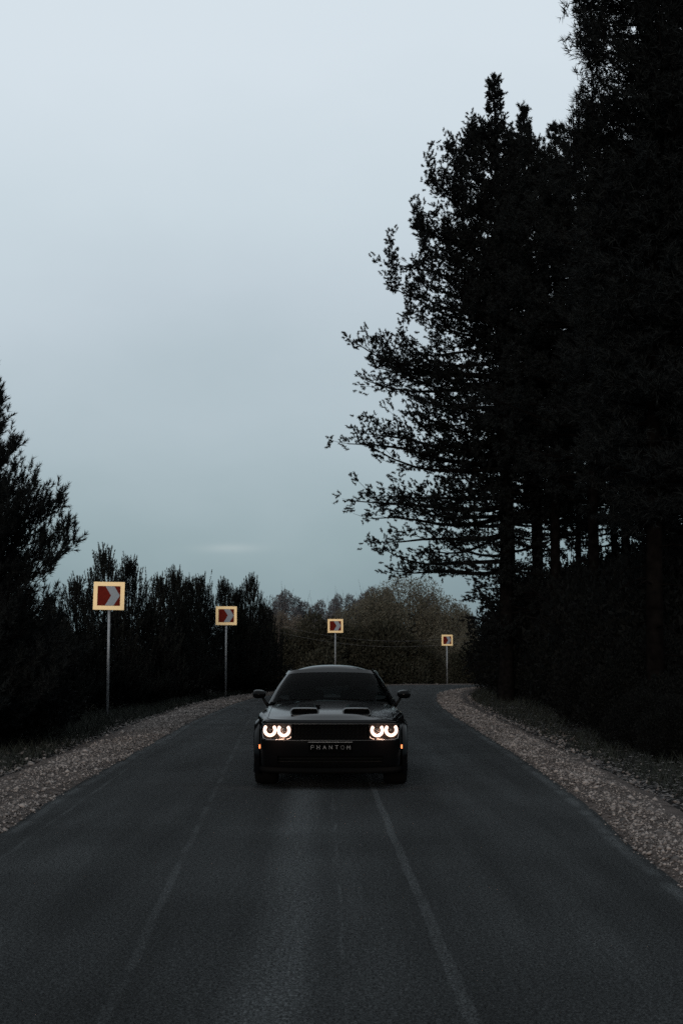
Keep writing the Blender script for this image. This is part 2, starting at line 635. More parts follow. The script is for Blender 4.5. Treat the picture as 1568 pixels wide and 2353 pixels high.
gx = np.concatenate([-np.geomspace(1600, 26, 22), np.arange(-25, 30, 0.5), np.geomspace(30, 1600, 22)])
gy = np.concatenate([-np.geomspace(300, 21, 8), np.arange(-20, 130, 0.6), np.geomspace(130, 2600, 26)])
GX, GY = np.meshgrid(gx, gy)
gxy = np.stack([GX.ravel(), GY.ravel()], 1)
gz = ground_z(gxy)
gz = np.where(road_dist(gxy) < 0.8, -0.08, gz)
nx_, ny_ = len(gx), len(gy)
a = (np.arange(ny_ - 1)[:, None] * nx_ + np.arange(nx_ - 1)[None]).ravel()
ground = obj('ground', bigmesh('ground', np.column_stack([gxy, gz]), np.stack([a, a + 1, a + nx_ + 1, a + nx_], 1), M['soil'], True))
tag(ground, kind='structure')


def shoulder_z(u, i):
    """height across a shoulder, u 0 at the asphalt and 1 at the outer edge"""
    return 0.004 + 0.055 * np.sin(np.clip(u, 0, 1) * math.pi) ** 0.8 - 0.085 * np.clip(u - 0.75, 0, 1) * 4 * 0.6 + 0.012 * np.sin(i * 0.9 + u * 7)


def shoulder(A, Nn, W, sgn):
    nu = 8
    vs = []
    for i in range(NR):
        for j in range(nu):
            u = j / (nu - 1)
            p = A[i] + sgn * Nn[i] * W[i] * (u * 1.12)
            vs.append((p[0], p[1], float(shoulder_z(u, i)) - (0.05 if j == nu - 1 else 0.0) - (0.012 if j == 0 else 0)))
    fs = [(i * nu + j, i * nu + j + 1, (i + 1) * nu + j + 1, (i + 1) * nu + j) for i in range(NR - 1) for j in range(nu - 1)]
    o = mesh('gravel_shoulder', vs, fs, M['grit'], None, True)
    return tag(o, kind='structure')


shoulder(LEFT, NL, WL, 1)
shoulder(RIGHT, NRt, WR, -1)


def stones(name, pos, size, m):
    """little uneven six-sided stones, one mesh"""
    n = len(pos)
    base = np.array([(1, 0, 0), (0, 1, 0), (-1, 0, 0), (0, -1, 0), (0, 0, 1), (0, 0, -1)], float)
    F8 = np.array([(0, 1, 4), (1, 2, 4), (2, 3, 4), (3, 0, 4), (1, 0, 5), (2, 1, 5), (3, 2, 5), (0, 3, 5)])
    V = base[None] * (0.55 + 0.6 * rng.random((n, 6, 1))) + rng.normal(0, 0.18, (n, 6, 3))
    V *= size[:, None, None] * np.stack([np.ones(n), 0.7 + 0.5 * rng.random(n), 0.5 + 0.35 * rng.random(n)], 1)[:, None, :]
    t = rng.random(n) * 6.283
    c, s = np.cos(t), np.sin(t)
    V = np.stack([V[..., 0] * c[:, None] - V[..., 1] * s[:, None], V[..., 0] * s[:, None] + V[..., 1] * c[:, None], V[..., 2]], -1)
    V += pos[:, None, :]
    Fc = (F8[None] + (np.arange(n) * 6)[:, None, None]).reshape(-1, 3)
    return obj(name, bigmesh(name, V.reshape(-1, 3), Fc, m))


def scatter_band(A, Nn, W, sgn, dens, lo, hi, y0, y1):
    """random points on a shoulder: returns xyz"""
    seg = np.linalg.norm(np.diff(A, axis=0), axis=1)
    ok = (A[:-1, 1] > y0) & (A[:-1, 1] < y1) & (np.abs(A[:-1, 0]) < 14)
    w = seg * W[:-1] * ok * dens(A[:-1, 1])
    n = int(w.sum() * (hi - lo))
    i = rng.choice(len(w), n, p=w / w.sum())
    t = rng.random(n)
    u = lo + (hi - lo) * rng.random(n)
    p = A[i] * (1 - t)[:, None] + A[i + 1] * t[:, None]
    d = Nn[i] * (1 - t)[:, None] + Nn[i + 1] * t[:, None]
    wi = W[i] * (1 - t) + W[i + 1] * t
    q = p + sgn * d * (wi * u)[:, None]
    z = shoulder_z(u, i + t)
    return np.column_stack([q, z]), u


allp, alls = [], []
for A, Nn, W, sg in ((LEFT, NL, WL, 1), (RIGHT, NRt, WR, -1)):
    dens = lambda y: np.interp(y, [6, 12, 25, 45, 70, 110], [900, 1150, 800, 430, 210, 90])
    p, u = scatter_band(A, Nn, W, sg, dens, -0.05, 1.12, 7, 112)
    patch = lumps(p[:, 0] * 1.7 + 9, p[:, 1] * 0.8) + 0.5 * lumps(p[:, 0] * 4, p[:, 1] * 2.3)
    keep = rng.random(len(p)) < np.clip((0.66 + 0.6 * patch) * np.clip((u + 0.06) / 0.14, 0.04, 1) * np.clip((1.16 - u) / 0.3, 0.05, 1), 0.03, 1)
    p, u = p[keep], u[keep]
    s = np.clip(rng.lognormal(-4.52, 0.55, len(p)), 0.0065, 0.05)
    s *= np.interp(p[:, 1], [10, 40, 100], [1.0, 1.35, 2.0])
    p[:, 2] += s * 0.15 * rng.random(len(p))
    allp.append(p)
    alls.append(s)
    # stray stones beyond the outer edge
    q, u = scatter_band(A, Nn, W, sg, lambda y: np.interp(y, [6, 30, 70], [60, 45, 20]), 1.08, 2.0, 7, 75)
    keep = rng.random(len(q)) < np.exp(-(u - 1.08) * 3.2)
    q = q[keep]
    q[:, 2] = ground_z(q[:, :2]) + 0.015
    allp.append(q)
    alls.append(np.clip(rng.lognormal(-3.35, 0.4, len(q)), 0.015, 0.08))
gravel = stones('gravel', np.vstack(allp), np.concatenate(alls), M['gravel'])
tag(gravel, 'loose pinkish grey crushed stone lying along both road shoulders', 'gravel', kind='stuff')


def blades(n, xy, zb, h, w, lean, name, m):
    ang = rng.random(n) * 6.283
    sx, sy = np.cos(ang) * w, np.sin(ang) * w
    la = rng.random(n) * 6.283
    lx, ly = np.cos(la) * lean * h, np.sin(la) * lean * h
    V = np.empty((n, 3, 3))
    V[:, 0] = np.column_stack([xy[:, 0] - sx, xy[:, 1] - sy, zb])
    V[:, 1] = np.column_stack([xy[:, 0] + sx, xy[:, 1] + sy, zb])
    V[:, 2] = np.column_stack([xy[:, 0] + lx, xy[:, 1] + ly, zb + h])
    return obj(name, bigmesh(name, V.reshape(-1, 3), np.arange(n * 3).reshape(-1, 3), m))


def scatter_off(A, Nn, W, sgn, n, d0, d1, y0, y1, power=1.0):
    ok = np.where((A[:, 1] > y0) & (A[:, 1] < y1) & (A[:, 0] < 16))[0][:-1]
    wt = 1.0 / (8 + np.maximum(A[ok, 1], 0))
    i = rng.choice(ok, n, p=wt / wt.sum())
    t = rng.random(n)
    p = A[i] * (1 - t)[:, None] + A[i + 1] * t[:, None]
    d = W[i] * 1.02 + d0 + (d1 - d0) * rng.random(n) ** power
    return p + sgn * Nn[i] * d[:, None]


gp = np.vstack([scatter_off(LEFT, NL, WL, 1, 46000, 0.15, 8, 10, 108, 1.2), scatter_off(LEFT, NL, WL, 1, 14000, 0.25, 2.6, 30, 85, 1.0), scatter_off(RIGHT, NRt, WR, -1, 46000, 0.25, 9, 10, 100, 1.2)])
keep = lumps(gp[:, 0] * 1.3 + 4, gp[:, 1] * 1.1) + 0.45 * rng.random(len(gp)) > -0.05
gp = gp[keep]
n = len(gp)
far = np.interp(gp[:, 1], [10, 100], [1, 2.2])
grass = blades(n, gp, ground_z(gp) - 0.02, (0.06 + 0.2 * rng.random(n) ** 2) * (0.8 + 0.4 * far), 0.008 * far, 0.7, 'grass', M['grass'])
tag(grass, 'dull dry grass tufts on the verges beyond the gravel', 'grass', kind='stuff')

lp = np.vstack([scatter_off(RIGHT, NRt, WR, -1, 9000, 0.0, 6, 10, 60, 1.7), scatter_off(LEFT, NL, WL, 1, 3000, 0.0, 4, 12, 60, 1.6)])
n = len(lp)
V = rng.normal(0, 0.032, (n, 4, 3))
V[:, :, 2] = np.abs(V[:, :, 2]) * 0.6
off = np.array([(-1, -0.6, 0), (1, -0.6, 0), (1, 0.6, 0), (-1, 0.6, 0)]) * 0.028
V = V * 0.35 + off[None]
t = rng.random(n) * 6.283
c, s = np.cos(t)[:, None], np.sin(t)[:, None]
V = np.stack([V[..., 0] * c - V[..., 1] * s, V[..., 0] * s + V[..., 1] * c, V[..., 2]], -1)
V += np.column_stack([lp, ground_z(lp) + 0.02 + 0.05 * rng.random(n)])[:, None, :]
tl = obj('fallen_leaves', bigmesh('fallen_leaves', V.reshape(-1, 3), np.arange(n * 4).reshape(-1, 4), M['litter']))
tag(tl, 'fallen dead leaves scattered over the dark verges', 'leaves', kind='stuff')


# ------------------------------------------------------------------ trees
def tubes_np(paths, sides):
    """paths: list of (pts (k,3), radii (k,)) -> verts, quads"""
    Vs, Fs, off = [], [], 0
    ang = np.arange(sides) * 2 * math.pi / sides
    for pts, rad in paths:
        k = len(pts)
        d = np.gradient(pts, axis=0)
        d /= np.linalg.norm(d, axis=1)[:, None] + 1e-9
        ref = np.array([0, 0, 1.0]) if abs(d[0, 2]) < 0.9 else np.array([1.0, 0, 0])
        u = np.cross(d, ref)
        u /= np.linalg.norm(u, axis=1)[:, None] + 1e-9
        w = np.cross(d, u)
        V = pts[:, None] + rad[:, None, None] * (u[:, None] * np.cos(ang)[None, :, None] + w[:, None] * np.sin(ang)[None, :, None])
        Vs.append(V.reshape(-1, 3))
        i = (np.arange(k - 1)[:, None] * sides + np.arange(sides)[None]).ravel()
        j = (np.arange(k - 1)[:, None] * sides + (np.arange(sides)[None] + 1) % sides).ravel()
        Fs.append(np.stack([i, j, j + sides, i + sides], 1) + off)
        off += k * sides
    return np.vstack(Vs), np.vstack(Fs)


def needle_mesh(name, P, D, Ls, nb, nl, nw, m, r, spread=0.9):
    """bottle-brush shoots: P base, D direction, Ls length; nb needles each"""
    n = len(P)
    D = D / (np.linalg.norm(D, axis=1)[:, None] + 1e-9)
    ref = np.where(np.abs(D[:, 2:3]) < 0.9, np.array([[0, 0, 1.0]]), np.array([[1.0, 0, 0]]))
    U = np.cross(D, ref)
    U /= np.linalg.norm(U, axis=1)[:, None]
    Wv = np.cross(D, U)
    t = r.random((n, nb))
    ph = r.random((n, nb)) * 6.283
    al = (0.35 + spread * r.random((n, nb))) * (1.15 - 0.55 * t)
    rad = U[:, None] * np.cos(ph)[..., None] + Wv[:, None] * np.sin(ph)[..., None]
    nd = D[:, None] * np.cos(al)[..., None] + rad * np.sin(al)[..., None]
    base = P[:, None] + D[:, None] * (t * Ls[:, None])[..., None]
    L = nl * (0.7 + 0.6 * r.random((n, nb)))
    side = np.cross(nd, r.normal(0, 1, (n, nb, 3)))
    side /= np.linalg.norm(side, axis=2)[..., None] + 1e-9
    V = np.empty((n, nb, 3, 3))
    V[:, :, 0] = base - side * nw / 2
    V[:, :, 1] = base + side * nw / 2
    V[:, :, 2] = base + nd * L[..., None]
    return bigmesh(name, V.reshape(-1, 3), np.arange(n * nb * 3).reshape(-1, 3), m)


def pine_data(seed, H, zb, prof, spacing, nbr, e_lo, e_hi, up, tuft, sec_gap, tuft_gap, nb, nl, nw, r0, m, bark, bend=0.3, sec_from=0.22, dead=0, sec_len=0.42,
                 candle=0.0, e_pow=1.0, puff=1, puff_r=0.05, extra=(), leader=0.0, along=0.0, spread=0.9, e_var=0.08, wave=0.0):
    """A pine: trunk, limbs and crown meshes. prof(z, azimuth) gives the reach of the limbs."""
    r = np.random.default_rng(seed)
    zt = np.linspace(-0.15, H, 16)
    ph = r.random() * 6.28
    tp = np.column_stack([bend * np.sin(zt / H * 2.6 + ph) - bend * math.sin(ph), bend * np.cos(zt / H * 2.1 + ph) - bend * math.cos(ph), zt])
    tr = r0 * np.clip(1 - zt / H, 0, 1) ** 0.75 + 0.012
    tr[0] *= 1.25
    trunk = bigmesh('trunk', *tubes_np([(tp, tr)], 9), bark, True)
    limbs, P, D, Ls = [], [], [], []
    tx = lambda z: np.array([np.interp(z, zt, tp[:, 0]), np.interp(z, zt, tp[:, 1]), z])

    def shoot(p, d):
        tip = puff > 1 and p[2] > H - 2.6
        for _ in range(min(puff, 2) if tip else puff):
            P.append(p + r.normal(0, 0.045 if tip else puff_r, 3))
            D.append(d + r.normal(0, 0.5, 3) if puff > 1 else d)
            Ls.append(tuft * (0.7 + 0.6 * r.random()))

    z = zb
    while z < H - 0.1:
        f = (z - zb) / (H - zb)
        nbk = nbr + r.integers(-1, 2) - (1 if candle > 0.4 and f > 0.5 else 0)
        az0 = r.random() * 6.28
        ex_here = [e for e in extra if z <= e[0] < z + spacing]
        for b in range(max(2, nbk) + len(ex_here)):
            az = az0 + b * 6.283 / nbk + r.normal(0, 0.25)
            zz = z + r.normal(0, spacing * 0.25)
            e0 = e_lo + (e_hi - e_lo) * f ** e_pow + r.normal(0, e_var)
            L = prof(zz, az)
            for _ in range(3):                              # the profile holds where the limb ends, not where it starts
                L = 0.5 * L + 0.5 * prof(min(H, zz + L * (math.sin(e0) + up)), az)
            L *= (0.70 + 0.36 * r.random() ** 0.7) if puff == 1 else (0.74 + 0.27 * r.random())
            if r.random() < 0.10:
                L *= 0.6
            if zz < H - 0.25:
                L = max(L, min(0.3, 0.03 + 0.11 * (H - zz)) * (0.7 + 0.6 * r.random()))
            if b >= max(2, nbk):                            # a limb that shows on its own in the outline
                zz, L, az, e0 = ex_here[b - max(2, nbk)]
            if L < 0.12:
                continue
            t = np.linspace(0, 1, 7)
            wob = r.normal(0, 0.05) * L
            hx = t * L * math.cos(e0)
            hz = L * (math.sin(e0) * t + up * t ** 2.2)
            cs, sn = math.cos(az), math.sin(az)
            bow = wob * np.sin(t * 3.1)
            hz = hz + wave * L * (np.sin(t * (4 + 3 * r.random()) + r.random() * 6.28) * t - 0.6 * np.sin(t * math.pi))
            pts = tx(zz)[None] + np.column_stack([hx * cs - bow * sn, hx * sn + bow * cs, hz])
            limbs.append((pts, (0.018 + 0.016 * L) * (1 - t * 0.85) * min(1.0, r0 * 5)))
            d = np.gradient(pts, axis=0)
            d /= np.linalg.norm(d, axis=1)[:, None]
            ns = max(2, int(L * (1 - sec_from) / sec_gap))
            if leader and candle > 0.4 and L < 0.45:         # towards the top of a young pine only bare candles stand out
                ns = 1
            for k in range(ns):
                u = sec_from + (1 - sec_from) * (k + r.random()) / ns
                p = np.array([np.interp(u, t, pts[:, c]) for c in range(3)])
                dd = np.array([np.interp(u, t, d[:, c]) for c in range(3)])
                sl = sec_len * L * (1.15 - 0.8 * u) * (0.6 + 0.7 * r.random())
                sl = min(max(sl, tuft), 2.2)
                sg = (1 if k % 2 else -1)
                a2 = sg * (0.5 + 0.5 * r.random())
                c2, s2 = math.cos(a2), math.sin(a2)
                sd_ = np.array([dd[0] * c2 - dd[1] * s2, dd[0] * s2 + dd[1] * c2, dd[2] + 0.12 + r.normal(0, 0.25) + candle])
                sd_ /= np.linalg.norm(sd_)
                e = p + sd_ * sl + np.array([0, 0, 0.12 * sl])
                if sl > 0.5:
                    limbs.append((np.array([p, (p + e) / 2 + [0, 0, -0.02 * sl], e]), np.array([0.012, 0.009, 0.005]) * (0.7 + 0.3 * sl)))
                nt_ = max(1, int(sl / tuft_gap))
                for q in range(nt_):
                    v = (q + 0.35 + 0.65 * r.random()) / nt_
                    sd2 = sd_ + r.normal(0, 0.45, 3) + np.array([0, 0, 0.25 + candle])
                    shoot(p + (e - p) * v + r.normal(0, 0.05, 3), sd2)
                shoot(e, sd_ + np.array([0, 0, 0.3 + candle]))
            shoot(pts[-1], d[-1] + np.array([0, 0, 0.25 + candle]))
            if leader:
                for q in (0.6, 1.0):                        # upright candles at the limb ends
                    cp_ = np.array([np.interp(q, t, pts[:, c]) for c in range(3)])
                    cd = np.array([r.normal(0, 0.10), r.normal(0, 0.10), 1.0]) + 0.18 * d[-1]
                    cd /= np.linalg.norm(cd)
                    cl_ = leader * (0.55 + 0.7 * r.random()) * min(1, 0.5 + L) / 3
                    for w_ in range(3):
                        P.append(cp_ + cd * cl_ * w_)
                        D.append(cd)
                        Ls.append(cl_)
            if puff > 1 and 0.45 < f < 0.90 and L > 0.7:           # rounded upright leaders along the top of the crown
                hh_ = (0.5 + 1.1 * r.random()) * min(1.0, L / 1.5)
                for q in np.arange(0, hh_, 0.17):
                    shoot(pts[-1] + np.array([0, 0, q]) + r.normal(0, 0.10 * (1.2 - q / hh_), 3), np.array([r.normal(0, 0.4), r.normal(0, 0.4), 1.0]))
                limbs.append((np.array([pts[-1], pts[-1] + [0, 0, hh_]]), np.array([0.012, 0.006])))
            if along:
                for q in np.arange(0.25, 1, along / max(L, along)):
                    shoot(np.array([np.interp(q, t, pts[:, c]) for c in range(3)]), d[int(q * 6)] + r.normal(0, 0.4, 3) + np.array([0, 0, 0.3]))
            shoot(pts[-2], d[-1] + np.array([0, 0, 0.2 + candle]))
        z += spacing * (0.8 + 0.4 * r.random()) * (1 - 0.1 * f if candle > 0.4 else 1 - 0.45 * f)
    for k in range(6):
        q = H - k * tuft * 0.45
        shoot(tx(q - tuft * 0.6), np.array([r.normal(0, 0.25), r.normal(0, 0.25), 1]))
    for k in range(dead):                                   # bare dead limbs under the crown
        zz = zb * (0.35 + 0.65 * r.random())
        az = r.random() * 6.28
        L = 0.8 + 2.2 * r.random()
        t = np.linspace(0, 1, 5)
        pts = tx(zz)[None] + np.column_stack([t * L * math.cos(az), t * L * math.sin(az), L * (0.15 * t - 0.5 * t ** 2) + r.normal(0, 0.03, 5)])
        limbs.append((pts, 0.022 * (1 - 0.8 * t)))
    lm = bigmesh('limbs', *tubes_np(limbs, 4), bark, True)
    cm = needle_mesh('crown', np.array(P), np.array(D), np.array(Ls), nb, nl, nw, m, r, spread)
    return trunk, lm, cm


TRI = [0]


def put_tree(data, name, label, loc, rz=0.0, sc=(1, 1, 1), group=None, cat='tree', names=('trunk', 'limbs', 'crown')):
    loc = Vector(loc)
    loc.z = float(ground_z([(loc.x, loc.y)])[0])
    t = thing(name, label, cat, loc, rz, group)
    t.scale = sc
    tr = obj(names[0], data[0], t)
    obj(names[1], data[1], tr)['kind'] = 'stuff'
    obj(names[2], data[2], t)
    return t


def profile(keys, side=None, side_az=None, jag=0.12, seed=0):
    """reach of the limbs by height; side: a second profile towards one azimuth"""
    zs, rs = zip(*keys)
    r = np.random.default_rng(seed)
    pa = r.random(4) * 6.28

    def f(z, az):
        v = np.interp(z, zs, rs)
        if side:
            w = max(0.0, math.cos(az - side_az)) ** 1.5
            v = v * (1 - w) + np.interp(z, *zip(*side)) * w
        return v * (1 + jag * math.sin(z * 2.1 + pa[0]) + jag * math.sin(2 * az + z * 0.6 + pa[1]))
    return f


# --- the tall pines right of the bend (about 60 m away) ---
Z0 = 60.0
K = F / Z0
base0 = at_depth(1165, HY, Z0)
hz = lambda y: (HY - y) / K + CAMH
left_edge = [(2.6, 1.5), (4.4, 2.6), (hz(1340), 3.2), (hz(1305), 5.0), (hz(1270), 5.2), (hz(1235), 5.9), (hz(1190), 6.1), (hz(1140), 6.7), (hz(1100), 6.2), (hz(1060), 6.5),
             (hz(1020), 7.3), (hz(985), 6.8), (hz(950), 5.6), (hz(915), 6.0), (hz(850), 6.5), (hz(805), 6.9), (hz(765), 5.4), (hz(690), 5.0), (hz(600), 5.1),
             (hz(520), 4.1), (hz(430), 3.5), (hz(370), 2.7), (hz(310), 1.5), (hz(290), 0.6), (hz(230), 0.28), (hz(165), 0.1)]
left_edge = [(z, r * 0.86) for z, r in left_edge]
TIERS = [(hz(y) - rise, r, math.pi + da, e0) for y, r, da, e0, rise in (
    (812, 6.3, 0.04, 0.10, 1.2), (860, 5.9, -0.22, 0.02, 0.7), (915, 5.4, 0.25, 0.0, 0.6), (985, 6.2, -0.12, 0.12, 1.3), (1022, 6.7, 0.08, 0.04, 0.9), (1055, 6.0, 0.3, 0.0, 0.6),
    (1140, 6.4, 0.0, -0.02, 0.6), (1185, 5.8, -0.2, -0.08, 0.2), (1235, 5.5, 0.15, -0.12, 0.0), (1268, 5.1, -0.1, 0.0, 0.5), (1305, 4.8, 0.12, -0.06, 0.2), (690, 4.7, 0.1, 0.15, 1.0),
    (600, 4.8, -0.1, 0.2, 1.3), (520, 3.8, 0.1, 0.3, 1.5), (430, 3.2, 0.0, 0.45, 1.6), (370, 2.4, 0.1, 0.6, 1.5), (312, 1.6, 0.05, 0.8, 1.3), (305, 1.1, -0.1, 0.9, 1.2))]
around = [(2.6, 1.5), (6, 3.4), (9, 5.2), (14, 5.2), (18, 4.2), (21.5, 2.6), (23.3, 1.3), (24.3, 0.5), (26.5, 0.1)]
BIG = dict(m=M['needles'], e_pow=2.4, puff=5, puff_r=0.13, sec_from=0.16, spread=1.5, e_var=0.15, wave=0.05)
PINE_A = pine_data(11, hz(165), 3.0, profile(around, left_edge, math.pi, 0.05, 1), 0.62, 5, -0.06, 0.75, 0.10, 0.19, 0.47, 0.50, 34, 0.088, 0.038, 0.30,
                   bark=M['bark'], bend=0.25, dead=6, extra=TIERS, **BIG)
PINE_B = pine_data(23, 24.0, 8.0, profile([(8, 2.6), (10, 4.0), (13, 4.4), (18, 3.4), (21, 1.8), (22.5, 0.6), (24, 0.1)], jag=0.16, seed=3), 0.74, 5, -0.05, 0.8, 0.10,
                   0.15, 0.56, 0.56, 24, 0.13, 0.036, 0.26, bark=M['bark_red'], bend=0.2, dead=10, **BIG)
PINE_C = pine_data(31, 21.0, 9.0, profile([(9, 1.8), (11, 3.2), (14, 3.6), (18, 2.3), (19.6, 0.8), (21, 0.15)], jag=0.2, seed=5), 0.78, 5, 0.0, 0.8, 0.10,
                   0.15, 0.56, 0.56, 24, 0.13, 0.036, 0.22, bark=M['bark_red'], bend=0.22, dead=14, **BIG)
GP = 'tall dark pines right of the bend'


def tree_at(px, Y):
    p = at_depth(px, HY, Y)
    return (p.x, p.y, 0)


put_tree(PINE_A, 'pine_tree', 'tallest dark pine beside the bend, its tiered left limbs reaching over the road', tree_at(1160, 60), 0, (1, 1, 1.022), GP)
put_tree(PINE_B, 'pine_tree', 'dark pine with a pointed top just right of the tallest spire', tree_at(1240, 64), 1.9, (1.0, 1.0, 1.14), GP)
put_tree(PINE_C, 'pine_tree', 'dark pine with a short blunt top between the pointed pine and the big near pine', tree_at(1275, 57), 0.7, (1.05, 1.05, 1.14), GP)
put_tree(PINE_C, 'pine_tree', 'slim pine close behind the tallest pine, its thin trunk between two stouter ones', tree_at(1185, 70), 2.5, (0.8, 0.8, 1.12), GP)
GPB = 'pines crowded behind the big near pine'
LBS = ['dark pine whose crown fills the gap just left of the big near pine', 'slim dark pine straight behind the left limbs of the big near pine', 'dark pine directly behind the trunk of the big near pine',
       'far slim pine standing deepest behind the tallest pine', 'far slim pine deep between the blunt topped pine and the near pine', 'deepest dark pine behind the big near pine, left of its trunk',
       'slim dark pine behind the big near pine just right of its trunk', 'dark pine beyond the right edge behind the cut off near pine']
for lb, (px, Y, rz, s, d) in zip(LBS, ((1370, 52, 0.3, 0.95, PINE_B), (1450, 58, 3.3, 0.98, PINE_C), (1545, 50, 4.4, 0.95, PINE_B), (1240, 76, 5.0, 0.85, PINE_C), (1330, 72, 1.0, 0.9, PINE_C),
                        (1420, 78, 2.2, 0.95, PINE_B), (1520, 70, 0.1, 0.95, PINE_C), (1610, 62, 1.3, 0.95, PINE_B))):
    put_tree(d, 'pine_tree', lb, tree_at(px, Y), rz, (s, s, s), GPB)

# --- the big near pine at the right edge (about 26 m away) ---
Z1 = 27.0
K1 = F / Z1
h1 = lambda y: (HY - y) / K1 + CAMH
near_edge = [(4.0, 0.3), (4.8, 0.9), (h1(1150), 1.2), (h1(1000), 1.5), (h1(800), 1.5), (h1(620), 1.4), (h1(500), 1.3), (h1(400), 1.3), (h1(330), 1.45), (h1(280), 1.35), (h1(200), 1.15),
             (h1(120), 1.2), (h1(60), 1.6), (h1(0), 1.5), (15, 1.4), (18.5, 0.3)]
near_around = [(4.0, 0.5), (5.0, 1.6), (6.5, 2.4), (9, 2.8), (13, 2.6), (16, 1.6), (18.5, 0.3)]
PINE_N = pine_data(41, 18.5, 4.3, profile(near_around, near_edge, math.pi, 0.07, 6), 0.34, 6, -0.12, 0.6, 0.12, 0.18, 0.19, 0.24, 11, 0.14, 0.021, 0.17,
                   bark=M['bark_red'], bend=0.12, dead=8, sec_len=0.5, m=M['needles'], e_pow=1.6, puff=3, puff_r=0.07, sec_from=0.14)
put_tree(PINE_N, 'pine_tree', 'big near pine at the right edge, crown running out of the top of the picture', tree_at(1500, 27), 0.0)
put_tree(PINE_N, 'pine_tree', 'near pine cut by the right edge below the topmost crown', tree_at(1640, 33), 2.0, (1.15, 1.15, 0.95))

# --- young pines on the left ---
YP = dict(sec_gap=0.16, tuft_gap=0.20, bark=M['bark'], m=M['needles_young'], candle=0.45, bend=0.06, leader=0.85)
YOUNG = []
for sdd, H, w in ((51, 5.6, 1.95), (52, 5.2, 2.1), (53, 4.6, 1.8)):
    YOUNG.append(pine_data(sdd, H, 0.25, profile([(0, w * 0.9), (1.2, w), (H * 0.5, w * 0.82), (H * 0.75, w * 0.52), (H * 0.88, w * 0.29), (H * 0.95, w * 0.14), (H, 0.05)], jag=0.12, seed=sdd), 0.30, 6, 0.25, 0.95,
                           0.22, 0.36, nb=28, nl=0.066, nw=0.028, r0=0.07, **YP))
ZL = 26.0
KL = F / ZL
hl_ = lambda y: (HY - y) / KL + CAMH
lprof = [(0, 1.5), (1.0, 1.9), (hl_(1400), 1.75), (hl_(1340), 1.75), (hl_(1290), 2.0), (hl_(1190), 1.9), (hl_(1110), 1.75), (hl_(1030), 1.25), (hl_(960), 1.0), (hl_(900), 0.72), (hl_(820), 0.4), (7.7, 0.15), (8.0, 0.05)]
LEFT_PINE = pine_data(61, 8.0, 0.3, profile(lprof, jag=0.08, seed=9), 0.30, 6, 0.10, 0.7, 0.24, 0.22, 0.13, 0.15, 40, 0.10, 0.015, 0.10,
                      bark=M['bark'], m=M['needles'], candle=0.30, bend=0.06, sec_from=0.12, along=0.10, leader=0.22)
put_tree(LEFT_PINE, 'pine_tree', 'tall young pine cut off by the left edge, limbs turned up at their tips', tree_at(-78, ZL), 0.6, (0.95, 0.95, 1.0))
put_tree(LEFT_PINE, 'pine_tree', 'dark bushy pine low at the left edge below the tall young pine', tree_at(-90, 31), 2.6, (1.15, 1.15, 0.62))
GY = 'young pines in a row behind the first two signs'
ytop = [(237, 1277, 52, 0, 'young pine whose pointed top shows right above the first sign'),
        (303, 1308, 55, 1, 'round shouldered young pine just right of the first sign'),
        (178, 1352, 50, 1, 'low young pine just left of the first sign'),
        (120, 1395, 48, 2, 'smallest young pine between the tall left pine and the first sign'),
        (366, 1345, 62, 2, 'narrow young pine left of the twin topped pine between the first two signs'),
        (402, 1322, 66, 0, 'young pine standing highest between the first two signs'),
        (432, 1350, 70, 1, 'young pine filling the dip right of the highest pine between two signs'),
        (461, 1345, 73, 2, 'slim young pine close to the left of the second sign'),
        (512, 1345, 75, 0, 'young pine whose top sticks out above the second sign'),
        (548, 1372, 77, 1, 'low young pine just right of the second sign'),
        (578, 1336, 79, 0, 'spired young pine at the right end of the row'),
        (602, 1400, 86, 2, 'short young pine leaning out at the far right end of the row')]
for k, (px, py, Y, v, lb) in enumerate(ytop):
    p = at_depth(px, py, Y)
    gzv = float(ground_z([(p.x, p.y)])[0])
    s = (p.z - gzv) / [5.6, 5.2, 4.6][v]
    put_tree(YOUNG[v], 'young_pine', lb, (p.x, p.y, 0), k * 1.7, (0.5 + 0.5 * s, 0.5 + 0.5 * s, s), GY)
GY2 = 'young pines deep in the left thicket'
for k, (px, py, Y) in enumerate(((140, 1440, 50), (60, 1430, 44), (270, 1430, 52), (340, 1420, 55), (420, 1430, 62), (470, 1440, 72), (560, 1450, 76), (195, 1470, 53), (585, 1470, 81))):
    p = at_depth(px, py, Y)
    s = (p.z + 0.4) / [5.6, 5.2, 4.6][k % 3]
    put_tree(YOUNG[k % 3], 'young_pine', 'low dark young pine in the thicket in front of the pine row', (p.x, p.y, 0), k * 2.3, (0.45 + 0.6 * s, 0.45 + 0.6 * s, s), GY2)


